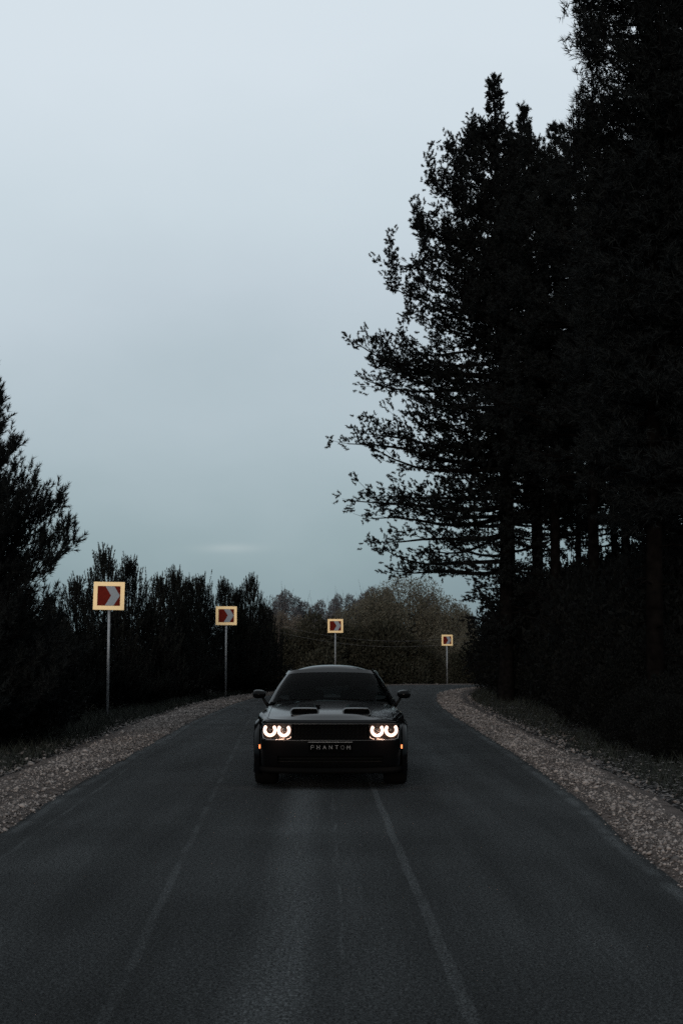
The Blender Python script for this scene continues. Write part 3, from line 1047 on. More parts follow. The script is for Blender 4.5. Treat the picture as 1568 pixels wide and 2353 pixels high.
# --- broad-leaved trees beyond the bend ---
def leafy_data(seed, H, W, n, ls, m, zb=0.0, lobes=9, twigs=40, spike=0.0):
    r = np.random.default_rng(seed)
    tp = np.column_stack([0.1 * np.sin(np.linspace(0, 3, 8)), 0.1 * np.cos(np.linspace(0, 2, 8)) - 0.1, np.linspace(-0.2, H * 0.8, 8)])
    trunk = bigmesh('trunk', *tubes_np([(tp, np.linspace(0.16, 0.03, 8) * H / 9)], 7), M['bark'], True)
    C, RR = [], []
    for k in range(lobes):
        f = (k + 0.5) / lobes
        a = k * 2.4 + r.random()
        z = zb + (H - zb) * (0.16 + 0.72 * f)
        rr = W / 2 * (1.0 - 0.62 * f ** 2) * (0.35 + 0.35 * r.random())
        C.append((math.cos(a) * rr, math.sin(a) * rr, z))
        RR.append(W * (0.30 - 0.13 * f) * (0.8 + 0.4 * r.random()))
    C, RR = np.array(C), np.array(RR)
    i = r.choice(lobes, n, p=RR ** 2 / (RR ** 2).sum())
    d = r.normal(0, 1, (n, 3))
    d /= np.linalg.norm(d, axis=1)[:, None]
    rad = RR[i] * (0.45 + 0.62 * r.random(n) ** 0.6) * (1 + 0.12 * np.sin(d[:, 0] * 9 + i) * np.sin(d[:, 2] * 8))
    P = C[i] + d * rad[:, None] * np.array([1, 1, 1.05])
    P[:, 2] = np.clip(P[:, 2], 0.1 + r.random(n) * 0.8, None)
    up = r.normal(0, 0.6, (n, 3)) + d * 0.6 + np.array([0, 0, 0.7])
    up /= np.linalg.norm(up, axis=1)[:, None]
    sd_ = np.cross(up, r.normal(0, 1, (n, 3)))
    sd_ /= np.linalg.norm(sd_, axis=1)[:, None]
    L = ls * (0.6 + 0.9 * r.random(n))[:, None]
    V = np.stack([P - sd_ * L * 0.3, P + sd_ * L * 0.3 + up * L * 0.35, P + up * L], 1)
    crown = bigmesh('crown', V.reshape(-1, 3), np.arange(n * 3).reshape(-1, 3), m)
    tw = []
    for k in range(twigs):
        c = C[r.integers(lobes)]
        b = np.array([0, 0, c[2] * 0.55])
        e = c + r.normal(0, 1, 3) * W * 0.14 + np.array([0, 0, spike * r.random()])
        mid = (b + e) / 2 + r.normal(0, 0.15, 3)
        tw.append((np.array([b, mid, e]), np.array([0.05, 0.03, 0.01])))
    lm = bigmesh('limbs', *tubes_np(tw, 4), M['bark'], True)
    return trunk, lm, crown


LF = [leafy_data(71, 10, 9.5, 40000, 0.155, M['leaf_olive'], lobes=14), leafy_data(72, 8, 7.5, 32000, 0.15, M['leaf_olive'], lobes=11), leafy_data(73, 7, 6.5, 26000, 0.15, M['leaf_rust'], lobes=10),
      leafy_data(74, 12, 6.0, 14000, 0.24, M['leaf_hazed'], zb=2, lobes=9, spike=2.0, twigs=70), leafy_data(75, 3.0, 4.2, 16000, 0.12, M['shrub'], lobes=8),
      leafy_data(76, 3.4, 3.6, 10000, 0.15, M['hedge'], lobes=8)]
LH = [10, 8, 7, 12, 3.0, 3.4]
GD = 'leafy trees massed beyond the bend'
for k, (px, py, Y, v, sw, lb) in enumerate((
        (940, 1326, 140, 0, 1.05, 'broad olive tree, the highest dome of leaves beyond the road bend'),
        (855, 1352, 136, 1, 1.05, 'olive tree left of the highest dome, behind the third sign'),
        (1030, 1372, 137, 1, 0.95, 'olive tree sloping down to the right behind the fourth sign'),
        (1078, 1440, 130, 1, 0.7, 'small olive tree at the right foot of the leafy mass beside the pines'),
        (655, 1400, 122, 2, 0.95, 'rusty brown leafy tree at the left end of the far tree mass'),
        (712, 1425, 128, 2, 0.8, 'smaller brown leafy tree right of the rusty one, left of the third sign'),
        (775, 1400, 134, 1, 0.75, 'dark olive tree rising behind the post of the third sign'))):
    p = at_depth(px, py, Y)
    s = (p.z + 0.3) / LH[v] / 0.985
    put_tree(LF[v], 'leafy_tree', lb, (p.x, p.y, 0), k * 1.3, (s * sw, s * sw, s), GD)
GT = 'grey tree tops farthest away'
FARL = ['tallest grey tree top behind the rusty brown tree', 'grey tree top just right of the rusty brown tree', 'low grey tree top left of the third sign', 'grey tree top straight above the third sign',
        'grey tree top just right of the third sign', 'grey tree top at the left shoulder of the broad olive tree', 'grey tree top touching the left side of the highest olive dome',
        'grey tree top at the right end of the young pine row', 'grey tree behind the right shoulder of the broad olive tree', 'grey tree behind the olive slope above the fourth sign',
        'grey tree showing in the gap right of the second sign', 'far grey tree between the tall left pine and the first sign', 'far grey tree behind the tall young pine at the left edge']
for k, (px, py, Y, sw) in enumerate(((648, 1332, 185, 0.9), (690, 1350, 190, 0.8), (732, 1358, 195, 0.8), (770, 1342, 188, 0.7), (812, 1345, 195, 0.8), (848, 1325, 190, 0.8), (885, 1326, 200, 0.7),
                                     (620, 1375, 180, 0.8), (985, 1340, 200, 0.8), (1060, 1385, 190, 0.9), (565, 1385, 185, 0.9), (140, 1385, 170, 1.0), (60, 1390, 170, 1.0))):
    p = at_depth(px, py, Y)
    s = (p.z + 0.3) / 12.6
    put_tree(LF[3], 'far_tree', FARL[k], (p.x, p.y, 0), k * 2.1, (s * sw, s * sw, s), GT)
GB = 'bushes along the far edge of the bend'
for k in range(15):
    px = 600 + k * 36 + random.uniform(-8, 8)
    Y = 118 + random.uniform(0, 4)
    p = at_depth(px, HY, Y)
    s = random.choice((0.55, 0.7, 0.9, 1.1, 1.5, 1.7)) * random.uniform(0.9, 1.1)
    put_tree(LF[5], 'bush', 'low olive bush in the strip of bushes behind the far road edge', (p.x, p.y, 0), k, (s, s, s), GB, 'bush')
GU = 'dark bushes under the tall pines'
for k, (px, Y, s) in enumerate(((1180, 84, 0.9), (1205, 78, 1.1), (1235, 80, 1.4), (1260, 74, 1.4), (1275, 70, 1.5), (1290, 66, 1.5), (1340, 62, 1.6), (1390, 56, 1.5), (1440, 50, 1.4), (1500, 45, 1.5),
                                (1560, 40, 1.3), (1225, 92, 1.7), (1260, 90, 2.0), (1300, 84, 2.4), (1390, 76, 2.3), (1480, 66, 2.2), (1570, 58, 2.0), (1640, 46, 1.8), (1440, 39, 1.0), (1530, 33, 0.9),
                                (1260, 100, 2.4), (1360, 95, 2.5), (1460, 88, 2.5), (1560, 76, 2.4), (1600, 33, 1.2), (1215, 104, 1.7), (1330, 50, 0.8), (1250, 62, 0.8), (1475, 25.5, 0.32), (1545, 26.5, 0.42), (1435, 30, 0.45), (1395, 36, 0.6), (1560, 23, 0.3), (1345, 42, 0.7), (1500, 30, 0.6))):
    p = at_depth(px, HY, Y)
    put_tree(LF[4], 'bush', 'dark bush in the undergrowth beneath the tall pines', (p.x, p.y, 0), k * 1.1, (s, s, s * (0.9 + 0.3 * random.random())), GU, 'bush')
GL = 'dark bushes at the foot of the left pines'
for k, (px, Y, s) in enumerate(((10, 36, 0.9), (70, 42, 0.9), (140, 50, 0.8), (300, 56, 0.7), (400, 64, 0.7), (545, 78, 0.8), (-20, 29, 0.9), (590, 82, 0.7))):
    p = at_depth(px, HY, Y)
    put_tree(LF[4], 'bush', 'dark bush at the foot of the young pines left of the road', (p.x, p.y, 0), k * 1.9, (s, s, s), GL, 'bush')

# ------------------------------------------------------------------ chevron signs
GS = 'chevron signs around the outside of the bend'


def sign(px_base, px, py_top, Y, yaw, roll, label):
    top = at_depth(px, py_top, Y)
    g = float(ground_z([(top.x, Y)])[0])
    t = thing('road_sign', label, 'road sign', (top.x, Y, g), yaw, GS)
    H = top.z - g
    bw, bh = 0.94, 0.835
    zc = H - bh / 2
    MB().tube([(0, 0.045, -0.3), (0, 0.045, H - 0.12)], 0.041, 12).build('post', M['steel'], t, True)
    rt = Matrix.Rotation(roll, 3, 'Y')

    def place(u, v, d):
        q = rt @ Vector((u, 0, v))
        return (q.x, d, zc + q.z)
    rect = lambda w, h: [(-w / 2, -h / 2), (w / 2, -h / 2), (w / 2, h / 2), (-w / 2, h / 2)]
    MB().prism(rect(bw, bh), -0.030, 0.0, place).build('board', M['yellow'], t, bevel=0.004)
    bd = t.children[-1]
    MB().prism(rect(bw * 0.745, bh * 0.71), -0.034, -0.0305, place).build('red_panel', M['red'], bd)
    a, b = bw * 0.745 / 2, bh * 0.71 / 2
    ch = [(-a * 0.31, b), (a * 0.47, b), (a * 0.965, 0.01), (a * 0.43, -b), (-a * 0.31, -b), (a * 0.2, 0.01)]
    ch = [(u, v * 0.985) for u, v in ch]
    n = len(ch)
    mb = MB()
    vs = [place(u, v, -0.0375) for u, v in ch] + [place(u, v, -0.0345) for u, v in ch]
    mb.add(vs, [(0, 1, 2, 5), (5, 2, 3, 4)] + [(i, n + i, n + (i + 1) % n, (i + 1) % n) for i in range(n)])
    mb.build('chevron', M['grey_sheet'], bd)
    for dz in (-0.2, 0.2):
        MB().box((0, 0.012, zc + dz), (0.5, 0.02, 0.04)).tube([(0, 0.045, zc + dz - 0.015), (0, 0.045, zc + dz + 0.015)], 0.05, 12).build('bracket', M['steel'], t)
    return t


sign(249, 251.5, 1337, 43.0, R(-4), R(1.2), 'nearest and largest chevron sign, tall post at the left before the young pines')
sign(520, 520, 1393, 64.5, R(2), 0, 'second chevron sign from the left, its post rising beside the gravel edge')
sign(769, 770, 1422, 88.0, R(4), 0, 'chevron sign right above the roof of the black car')
sign(1028, 1026, 1458, 110.5, R(24), 0, 'smallest chevron sign, at the far end of the bend right of the car')

# ------------------------------------------------------------------ overhead cables beyond the bend
poles = []
for px in (640, 1190):
    p = at_depth(px, HY, 116.5)
    g = float(ground_z([(p.x, p.y)])[0])
    t = thing('utility_pole', 'wooden cable pole hidden among the trees %s of the bend' % ('left' if px < 800 else 'right'), 'pole', (p.x, p.y, g))
    MB().tube([(0, 0, -0.3), (0, 0, 5.0)], [0.11, 0.08], 10).build('pole', M['wood'], t, True)
    MB().box((0, 0, 4.55), (0.12, 0.7, 0.08)).box((0, 0, 4.2), (0.1, 0.5, 0.07)).build('crossarm', M['wood'], t)
    poles.append((p.x, p.y, g))
for z0, sag, side, lb in ((4.75, 1.3, -0.25, 'upper of two thin cables sagging in front of the leafy mass'), (4.2, 1.2, -0.2, 'lower of two thin cables sagging in front of the leafy mass')):
    pts = []
    for k in range(25):
        u = k / 24
        pts.append((poles[0][0] * (1 - u) + poles[1][0] * u, poles[0][1] + side, z0 - sag * 4 * u * (1 - u)))
    c = MB().tube(pts, 0.006, 5).build('overhead_cable', M['cable'])
    tag(c, lb, 'cable')

# ------------------------------------------------------------------ the car
cp = unproject(759, 1801)
CARY = cp.y - 0.80            # front of the bumper
car = thing('car', 'black muscle coupe with glowing ring headlights coming head on along the road', 'car', (cp.x * (CARY + 0.3) / cp.y, CARY, 0))


def catmull(keys, n):
    return spline(keys, n)


PLAN = catmull([(0, 0), (0.3, 0.005), (0.55, 0.032), (0.72, 0.08), (0.815, 0.155), (0.862, 0.28), (0.885, 0.48), (0.93, 0.72), (0.955, 0.90), (0.945, 1.12), (0.915, 1.5), (0.905, 2.3),
                (0.92, 3.2), (0.952, 3.65), (0.962, 3.87), (0.948, 4.15), (0.90, 4.6), (0.86, 4.85), (0.78, 4.97), (0.5, 5.01), (0.0, 5.02)], 150)
kY = [0, 0.1, 0.3, 0.7, 1.2, 1.75, 2.6, 3.3, 4.0, 4.6, 5.02]
ZT = lambda y: np.interp(y, kY, [0.828, 0.835, 0.85, 0.89, 0.925, 0.955, 0.965, 1.0, 1.03, 1.02, 0.96])       # crease height
ZCTR = lambda y: np.interp(y, kY, [0.835, 0.862, 0.89, 0.935, 0.985, 1.035, 1.04, 1.05, 1.06, 1.05, 0.98])    # centre line height
LEVELS = [('z', 0.215, 0.03, 0.09), ('z', 0.25, 0.012, 0.035), ('z', 0.30, 0.006, 0.02), ('z', 0.40, 0.0, 0.012), ('z', 0.48, 0.0, 0.0), ('z', 0.585, 0.0, 0.0), ('f', 0.3, 0.004, 0.012),
          ('f', 0.6, 0.010, 0.022), ('f', 0.865, 0.028, 0.032), ('f', 0.955, 0.042, 0.045), ('f', 1.0, 0.07, 0.075)]


def contour(lv, side=1):
    kind, v, ix, iy = lv
    P = PLAN.copy()
    fr = np.clip(1 - P[:, 1] / 0.9, 0, 1)
    re = np.clip((P[:, 1] - 4.3) / 0.7, 0, 1)
    x = np.maximum(P[:, 0] - ix * np.clip(P[:, 0] / 0.5, 0, 1), 0)
    y = P[:, 1] + iy * fr - iy * re
    z = np.full(len(P), v) if kind == 'z' else 0.585 + (ZT(P[:, 1]) - 0.585) * v
    return np.column_stack([side * x, y, z])


CT = [contour(l) for l in LEVELS]
WR_ = 0.365
WHEELS = [(0.90, 0.352), (3.87, 0.36)]


def in_arch(p):
    return any((p[1] - wy) ** 2 + (p[2] - wz) ** 2 < (WR_ + 0.035) ** 2 for wy, wz in WHEELS)


# body shell with open wheel arches, lamp band and lower intake
bm = MB()
vid, vs, fs = {}, [], []
NP = len(PLAN)
arch_edge = set()
for sgn in (1, -1):
    for k in range(len(LEVELS) - 1):
        for i in range(NP - 1):
            q = [CT[k][i], CT[k][i + 1], CT[k + 1][i + 1], CT[k + 1][i]]
            c = sum(q) / 4
            if in_arch(c):
                continue
            if k in (5, 6, 7) and c[1] < 0.5 and c[0] < 0.838:
                continue
            if k in (2, ) and c[1] < 0.4 and c[0] < 0.66:
                continue
            ids = []
            for key, p in zip(((k, i), (k, i + 1), (k + 1, i + 1), (k + 1, i)), q):
                kk = (sgn,) + key if CT[key[0]][key[1]][0] > 1e-6 else (0,) + key
                if kk not in vid:
                    vid[kk] = len(vs)
                    pp = Vector(p)
                    for wy, wz in WHEELS:      # snap the arch rim to its circle
                        d = math.hypot(pp.y - wy, pp.z - wz)
                        if abs(d - WR_ - 0.035) < 0.045:
                            s = (WR_ + 0.035) / d
                            pp.y, pp.z = wy + (pp.y - wy) * s, wz + (pp.z - wz) * s
                    vs.append((sgn * pp.x, pp.y, pp.z))
                ids.append(vid[kk])
            fs.append(tuple(ids) if sgn == 1 else tuple(ids[::-1]))
body = mesh('body', vs, fs, M['paint'], car, True)

# top surface: hood, fender tops, cowl and rear deck
XE = lambda y: np.interp(y, CT[-1][:NP // 2 + 40, 1], CT[-1][:NP // 2 + 40, 0])


def front_y(x):
    h = CT[-1][:60]
    return float(np.interp(abs(x), h[:, 0], h[:, 1]))


def top_z(x, y):
    xe = max(0.74, float(np.interp(y, CT[-1][:110, 1], CT[-1][:110, 0])))
    u = min(1.0, abs(x) / xe)
    zt, zc = float(ZT(y)), float(ZCTR(y))
    dome = 0.020 * max(0.0, 1 - (abs(x) / 0.52) ** 4) * min(1, max(0, (y - 0.12) / 0.35)) * max(0, 1 - max(0, y - 1.5) / 0.4)
    b = min(1.0, max(0.0, (y - front_y(x)) / 0.22))
    return zt + ((zc - zt) * (1 - u ** 2.4) + dome) * b * (2 - b)


def top_patch(name, x0, x1, ya, yb, m, nx=24, ny=22):
    P = []
    for j in range(ny + 1):
        row = []
        for i in range(nx + 1):
            x = x0 + (x1(j / ny) if callable(x1) else x1 - x0) * i / nx if not callable(x1) else x0 + (x1(j / ny) - x0) * i / nx
            a, b = ya(x), yb(x)
            t = (j / ny) ** 1.25
            y = a + (b - a) * t
            row.append((x, y, top_z(x, y)))
        P.append(row)
    return MB().grid(P).build(name, m, car, True)


cowl_y = lambda x: 1.66 + 0.16 * x * x
hood = top_patch('hood', -0.772, 0.772, lambda x: front_y(x), cowl_y, M['paint'], 44, 26)
for sgn in (1, -1):
    P = []
    for j in range(40):
        y = 0.16 + (1.95 - 0.16) * j / 39
        xe = float(np.interp(y, CT[-1][:110, 1], CT[-1][:110, 0]))
        row = []
        x0 = min(0.779, xe - 0.003)
        for i in range(5):
            x = x0 + (xe - x0) * i / 4
            row.append((sgn * x, y, top_z(x, y)))
        P.append(row if sgn == 1 else row[::-1])
    MB().grid(P).build('fender_top', M['paint'], car, True)
deck = []
for j in range(16):
    y = 4.05 + 0.89 * j / 15
    xe = float(np.interp(-y, -CT[-1][70:][::-1, 1][::-1], CT[-1][70:, 0])) if False else 0.80
    deck.append([(x * 0.82, y, top_z(x * 0.80, min(y, 4.6)) - 0.0) for x in np.linspace(-1, 1, 13)])
MB().grid(deck).build('trunk_lid', M['paint'], car, True)
cw = []
for j in range(4):
    y0 = j / 3
    cw.append([(x, cowl_y(x) + 0.004 + 0.20 * y0, top_z(x, cowl_y(x)) - 0.012 - 0.02 * y0) for x in np.linspace(-0.80, 0.80, 25)])
MB().grid(cw).build('cowl', M['trim'], car, True)

# recess behind the lamps and the grille
lo, hi = CT[5], CT[8]
sel = [i for i in range(60) if lo[i][0] < 0.845 and lo[i][1] < 0.5]
cols = [(-lo[i][0], i) for i in sel[::-1]] + [(lo[i][0], i) for i in sel[1:]]
rows = [[], [], [], [], []]
for x, i in cols:
    s = -1 if x < 0 else 1
    l, h = lo[i], hi[i]
    rows[0].append((s * l[0], l[1] + 0.002, l[2]))
    rows[1].append((s * l[0] * 0.985, l[1] + 0.10, l[2] + 0.006))
    rows[2].append((s * l[0] * 0.985, l[1] + 0.12, (l[2] + h[2]) / 2))
    rows[3].append((s * h[0] * 0.985, h[1] + 0.10, h[2] - 0.004))
    rows[4].append((s * h[0], h[1] + 0.002, h[2]))
MB().grid(rows).build('grille_recess', M['matte'], car)
hl = MB()
for z_, off in ((0.589, 0.0), (0.787, 0.026)):
    hl.tube([(x, float(np.interp(abs(x), PLAN[:45, 0], PLAN[:45, 1])) + off + 0.003, z_) for x in np.linspace(-0.80, 0.80, 41)], 0.0045, 6)
hl.build('grille_trim', M['trim2'], car, True)
gr = MB()
gy_ = lambda x: float(np.interp(abs(x), PLAN[:45, 0], PLAN[:45, 1])) + 0.06
for k in range(-9, 10):                                  # honeycomb: zigzag bars, joined
    for j in range(4):
        x0 = k * 0.048
        z0 = 0.612 + j * 0.046
        a_, b_, c_ = (x0 - 0.024, z0), (x0, z0 + 0.014), (x0 + 0.024, z0)
        gr.tube([(a_[0], gy_(a_[0]), a_[1]), (b_[0], gy_(b_[0]), b_[1]), (c_[0], gy_(c_[0]), c_[1])], 0.004, 4)
        gr.tube([(b_[0], gy_(b_[0]), b_[1]), (b_[0], gy_(b_[0]), b_[1] + 0.032)], 0.004, 4)
gr.build('grille', M['trim'], car)['kind'] = 'stuff'

# headlights
for s in (-1, 1):
    h = MB()
    P = []
    for z_ in np.linspace(0.600, 0.788, 6):
        row = []
        for x in np.linspace(0.475, 0.836, 14):
            y = float(np.interp(x, PLAN[:45, 0], PLAN[:45, 1])) + 0.075 + 0.10 * max(0, x - 0.7)
            row.append((s * x, y, z_))
        P.append(row)
    hd = h.grid(P).build('headlight', M['bowl'], car, True)
    hd['label'] = 'headlight on the picture %s, both rings lit' % ('left' if s < 0 else 'right')
    for cxr, off in ((0.570, 0.0), (0.744, 0.012)):
        yb = float(np.interp(cxr, PLAN[:45, 0], PLAN[:45, 1])) + 0.045 + off
        slope = 0.16 if cxr < 0.6 else 0.42
        pts = []
        for k in range(41):
            t = R(90 + 47) + R(360 - 94) * k / 40
            dx = math.cos(t) * 0.0635
            pts.append((s * (cxr + dx), yb + slope * dx, 0.709 + math.sin(t) * 0.0655))
        MB().tube(pts, [0.016] + [0.0195] * 39 + [0.016], 10).build('light_ring', M['ring'], hd, True)
        rr = 0.029 if cxr < 0.6 else 0.016
        lens = MB()
        prof = [(0.0, rr), (-0.012, rr), (-0.016, rr * 0.8), (-0.014, rr * 0.72), (-0.020, rr * 0.5), (-0.024, 0.001)]
        vv, ff = [], []
        for d, r_ in prof:
            for k in range(20):
                a_ = k * 2 * math.pi / 20
                vv.append((s * cxr + r_ * math.cos(a_), yb + 0.022 + d, 0.712 + r_ * math.sin(a_)))
        for i in range(len(prof) - 1):
            for k in range(20):
                ff.append((i * 20 + k, i * 20 + (k + 1) % 20, (i + 1) * 20 + (k + 1) % 20, (i + 1) * 20 + k))
        lens.add(vv, ff).build('projector', M['projector'], hd, True)
    y_ = lambda x: float(np.interp(x, PLAN[:45, 0], PLAN[:45, 1]))
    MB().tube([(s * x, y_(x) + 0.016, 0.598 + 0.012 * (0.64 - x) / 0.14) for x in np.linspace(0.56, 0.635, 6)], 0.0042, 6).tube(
        [(s * x, y_(x) + 0.014, z_) for x, z_ in ((0.535, 0.602), (0.51, 0.608), (0.490, 0.617), (0.482, 0.628), (0.486, 0.634))], 0.0038, 6).build('painted_glint', M['glint'], hd, True)  # glowing strips in place of reflections on the reflector edges
    MB().tube([(s * x, y_(x) + 0.012, z_) for x, z_ in ((0.60, 0.597), (0.70, 0.596), (0.79, 0.598), (0.826, 0.612), (0.834, 0.65), (0.835, 0.70))], 0.003, 6).build('lamp_bezel', M['chrome'], hd, True)
    P = []
    for z_ in np.linspace(0.594, 0.792, 5):
        P.append([(s * x, y_(x) + 0.006 + 0.03 * (z_ - 0.585) / 0.2, z_) for x in np.linspace(0.472, 0.838, 14)])
    MB().grid(P).build('lens_cover', M['lens'], hd, True)
    ld = bpy.data.lights.new('headlight_lamp', 'SPOT')
    ld.energy = 5.0
    ld.color = (1.0, 0.62, 0.46)
    ld.spot_size = R(165)
    ld.spot_blend = 1.0
    ld.shadow_soft_size = 0.06
    lo_ = link(bpy.data.objects.new('headlight_lamp', ld), hd)
    lo_.location = (s * 0.66, -0.08, 0.70)
    lo_.rotation_euler = (R(62), 0, R(12) * -s)
    # side marker lamp at the leading edge of the arch
    mk = MB()
    nn = 12
    cxm, cym, czm = 0.898, 0.515, 0.488
    vv, ff = [(s * (cxm + 0.004), cym - 0.012, czm)], []
    for ring, (d, sc_) in enumerate(((0.008, 0.6), (0.0, 1.0))):
        for k in range(nn):
            a_ = 2 * math.pi * k / nn
            vv.append((s * (cxm + 0.019 * sc_ * math.cos(a_)), cym - d + 0.02 * math.cos(a_) * sc_, czm + 0.026 * sc_ * math.sin(a_)))
    for k in range(nn):
        ff += [(0, 1 + k, 1 + (k + 1) % nn), (1 + k, 1 + nn + k, 1 + nn + (k + 1) % nn, 1 + (k + 1) % nn)]
    mk.add(vv, ff).build('marker_light', M['amber'], car, True)

# lower intake, splitter, number plate
rows = [[], [], [], []]
for x in np.linspace(-0.67, 0.67, 27):
    y = float(np.interp(abs(x), PLAN[:45, 0], PLAN[:45, 1]))
    rows[0].append((x, y + 0.021, 0.30))
    rows[1].append((x, y + 0.09, 0.305))
    rows[2].append((x, y + 0.09, 0.395))
    rows[3].append((x, y + 0.013, 0.40))
MB().grid(rows).build('lower_intake', M['matte'], car)
for z_ in (0.33, 0.365):
    MB().tube([(x, float(np.interp(abs(x), PLAN[:45, 0], PLAN[:45, 1])) + 0.04, z_) for x in np.linspace(-0.66, 0.66, 25)], 0.006, 5).build('intake_bar', M['trim'], car, True)
rows = [[], [], [], [], []]
for i in list(range(40, -1, -1)) + list(range(1, 41)):
    s = -1 if len(rows[0]) < 40 else 1
    p = PLAN[i]
    sx = s * p[0]
    for r_, (dx, dy, z_) in enumerate(((0.0, 0.055, 0.262), (0.012, -0.045, 0.232), (0.012, -0.050, 0.212), (0.0, -0.02, 0.192), (-0.02, 0.12, 0.19))):
        rows[r_].append((sx + s * dx * min(1, p[0] / 0.5), p[1] + dy * (1 - 0.55 * (p[0] / 0.95) ** 3), z_ + 0.02 * max(0, p[0] - 0.72)))
MB().grid(rows).build('splitter', M['matte'], car, True)
pl = MB().box((0, -0.016, 0.508), (0.53, 0.012, 0.118)).build('number_plate', M['plate'], car, bevel=0.003)
MB().box((0, -0.0225, 0.5705), (0.536, 0.014, 0.006)).build('plate_frame', M['plate_rim'], pl)
LET = {'P': [[(0, 0), (0, 1), (.55, 1), (.74, .9), (.78, .72), (.72, .52), (.55, .42), (0, .42)]], 'H': [[(0, 0), (0, 1)], [(.8, 0), (.8, 1)], [(0, .5), (.8, .5)]],
       'A': [[(0, 0), (.45, 1), (.9, 0)], [(.19, .36), (.71, .36)]], 'N': [[(0, 0), (0, 1), (.8, 0), (.8, 1)]], 'T': [[(0, 1), (.86, 1)], [(.43, 1), (.43, 0)]],
       'O': [[(.47 + .47 * math.cos(t), .5 + .5 * math.sin(t)) for t in np.linspace(0, 6.2832, 25)]], 'M': [[(0, 0), (0.06, 1), (.5, .25), (.94, 1), (1, 0)]]}
hgt, pitch = 0.044, 0.0725
for k, ch in enumerate('PHANTOM'):
    w_ = max(x for st in LET[ch] for x, _ in st)
    x0 = -0.235 + k * pitch + (0.004 if ch in 'TN' else 0)
    lt = MB()
    for st in LET[ch]:
        pts = [(x0 + x * hgt * 0.92, z_ * hgt) for x, z_ in st]
        for (xa, za), (xb, zb_) in zip(pts[:-1], pts[1:]):
            L_ = math.hypot(xb - xa, zb_ - za)
            ang = math.atan2(zb_ - za, xb - xa)
            lt.box(((xa + xb) / 2, -0.0228, 0.486 + (za + zb_) / 2), (L_ + 0.003, 0.0018, 0.0046), Matrix.Rotation(-ang, 3, 'Y'))
    lt.build('letter', M['lettering'], pl)

# hood scoops: raised snouts with open mouths
for s in (-1, 1):
    cxs = s * 0.325
    hw, hh = 0.168, 0.040
    n = 40

    def ring(y, w, h, lift, lean=0.0):
        o = []
        for k in range(n):
            a_ = 2 * math.pi * k / n
            c_, s_ = math.cos(a_), math.sin(a_)
            u = (w - h) * (1 if c_ > 0 else -1) * min(1, abs(c_) * 3) + h * c_
            v = h * s_
            o.append((cxs + u, y + v * lean, top_z(cxs, y) + lift + v))
        return o
    R0 = [ring(0.36, hw, hh, 0.016, 2.2), ring(0.40, hw + 0.012, hh + 0.008, 0.012, 1.8), ring(0.58, hw + 0.004, hh, 0.0, 0.6), ring(0.82, hw * 0.9, 0.028, -0.008), ring(1.20, hw * 0.7, 0.018, -0.014)]
    m_ = MB()
    vv = [p for r_ in R0 for p in r_]
    ff = [(i * n + k, i * n + (k + 1) % n, (i + 1) * n + (k + 1) % n, (i + 1) * n + k) for i in range(len(R0) - 1) for k in range(n)]
    sc_ = m_.add(vv, ff).build('hood_scoop', M['paint'], car, True)
    I0 = [ring(0.36, hw, hh, 0.016, 2.2), ring(0.385, hw - 0.014, hh - 0.010, 0.017, 2.0), ring(0.52, hw - 0.03, hh - 0.016, 0.012, 0.6)]
    vv = [p for r_ in I0 for p in r_]
    ff = [(i * n + (k + 1) % n, i * n + k, (i + 1) * n + k, (i + 1) * n + (k + 1) % n) for i in range(2) for k in range(n)] + [tuple(2 * n + k for k in range(n))]
    MB().add(vv, ff).build('scoop_mouth', M['matte'], sc_, True)
    MB().tube([Vector(p) + Vector((0, -0.004, 0)) for p in R0[0]], 0.0055, 6, closed=True).build('scoop_rim', M['trim2'], sc_, True)
# small dark raised block between the scoops
MB().box((-0.165, 0.80, top_z(-0.165, 0.80) + 0.012), (0.05, 0.05, 0.03)).box((-0.165, 0.83, top_z(-0.165, 0.83) + 0.022), (0.07, 0.02, 0.012)).build('hood_block', M['matte'], car, bevel=0.004)


# greenhouse
def lerp(a, b, t):
    return a + (b - a) * t


LOOP0 = [(0, 1.70, 1.035), (0.40, 1.725, 1.028), (0.70, 1.80, 1.005), (0.815, 1.87, 0.985), (0.868, 2.0, 0.972), (0.885, 2.5, 0.972), (0.89, 3.1, 0.985), (0.885, 3.7, 1.02), (0.83, 4.25, 1.03), (0.70, 4.42, 1.04), (0, 4.50, 1.05)]
LOOP1 = [(0, 2.49, 1.452), (0.30, 2.50, 1.448), (0.49, 2.53, 1.438), (0.572, 2.58, 1.422), (0.600, 2.68, 1.416), (0.622, 2.87, 1.424), (0.622, 3.15, 1.424), (0.61, 3.5, 1.40), (0.57, 3.72, 1.375), (0.48, 3.78, 1.385), (0, 3.82, 1.405)]
NU = 120
A0, A1 = catmull(LOOP0, NU), catmull(LOOP1, NU)
# resample so that equal indices follow the same key
def by_key(L):
    out = []
    for k in range(len(L) - 1):
        pass
    P = np.array(L, float)
    P = np.vstack([P[0] * [-1, 1, 1] if P[0][0] == 0 and False else 2 * P[0] - P[1], P, 2 * P[-1] - P[-2]])
    for i in range(1, len(P) - 2):
        t = np.linspace(0, 1, 12, endpoint=False)[:, None]
        a, b, c, d = P[i - 1], P[i], P[i + 1], P[i + 2]
        out.append(0.5 * ((2 * b) + (-a + c) * t + (2 * a - 5 * b + 4 * c - d) * t ** 2 + (-a + 3 * b - 3 * c + d) * t ** 3))
    out.append(P[-2][None])
    return np.vstack(out)


A0, A1 = by_key(LOOP0), by_key(LOOP1)


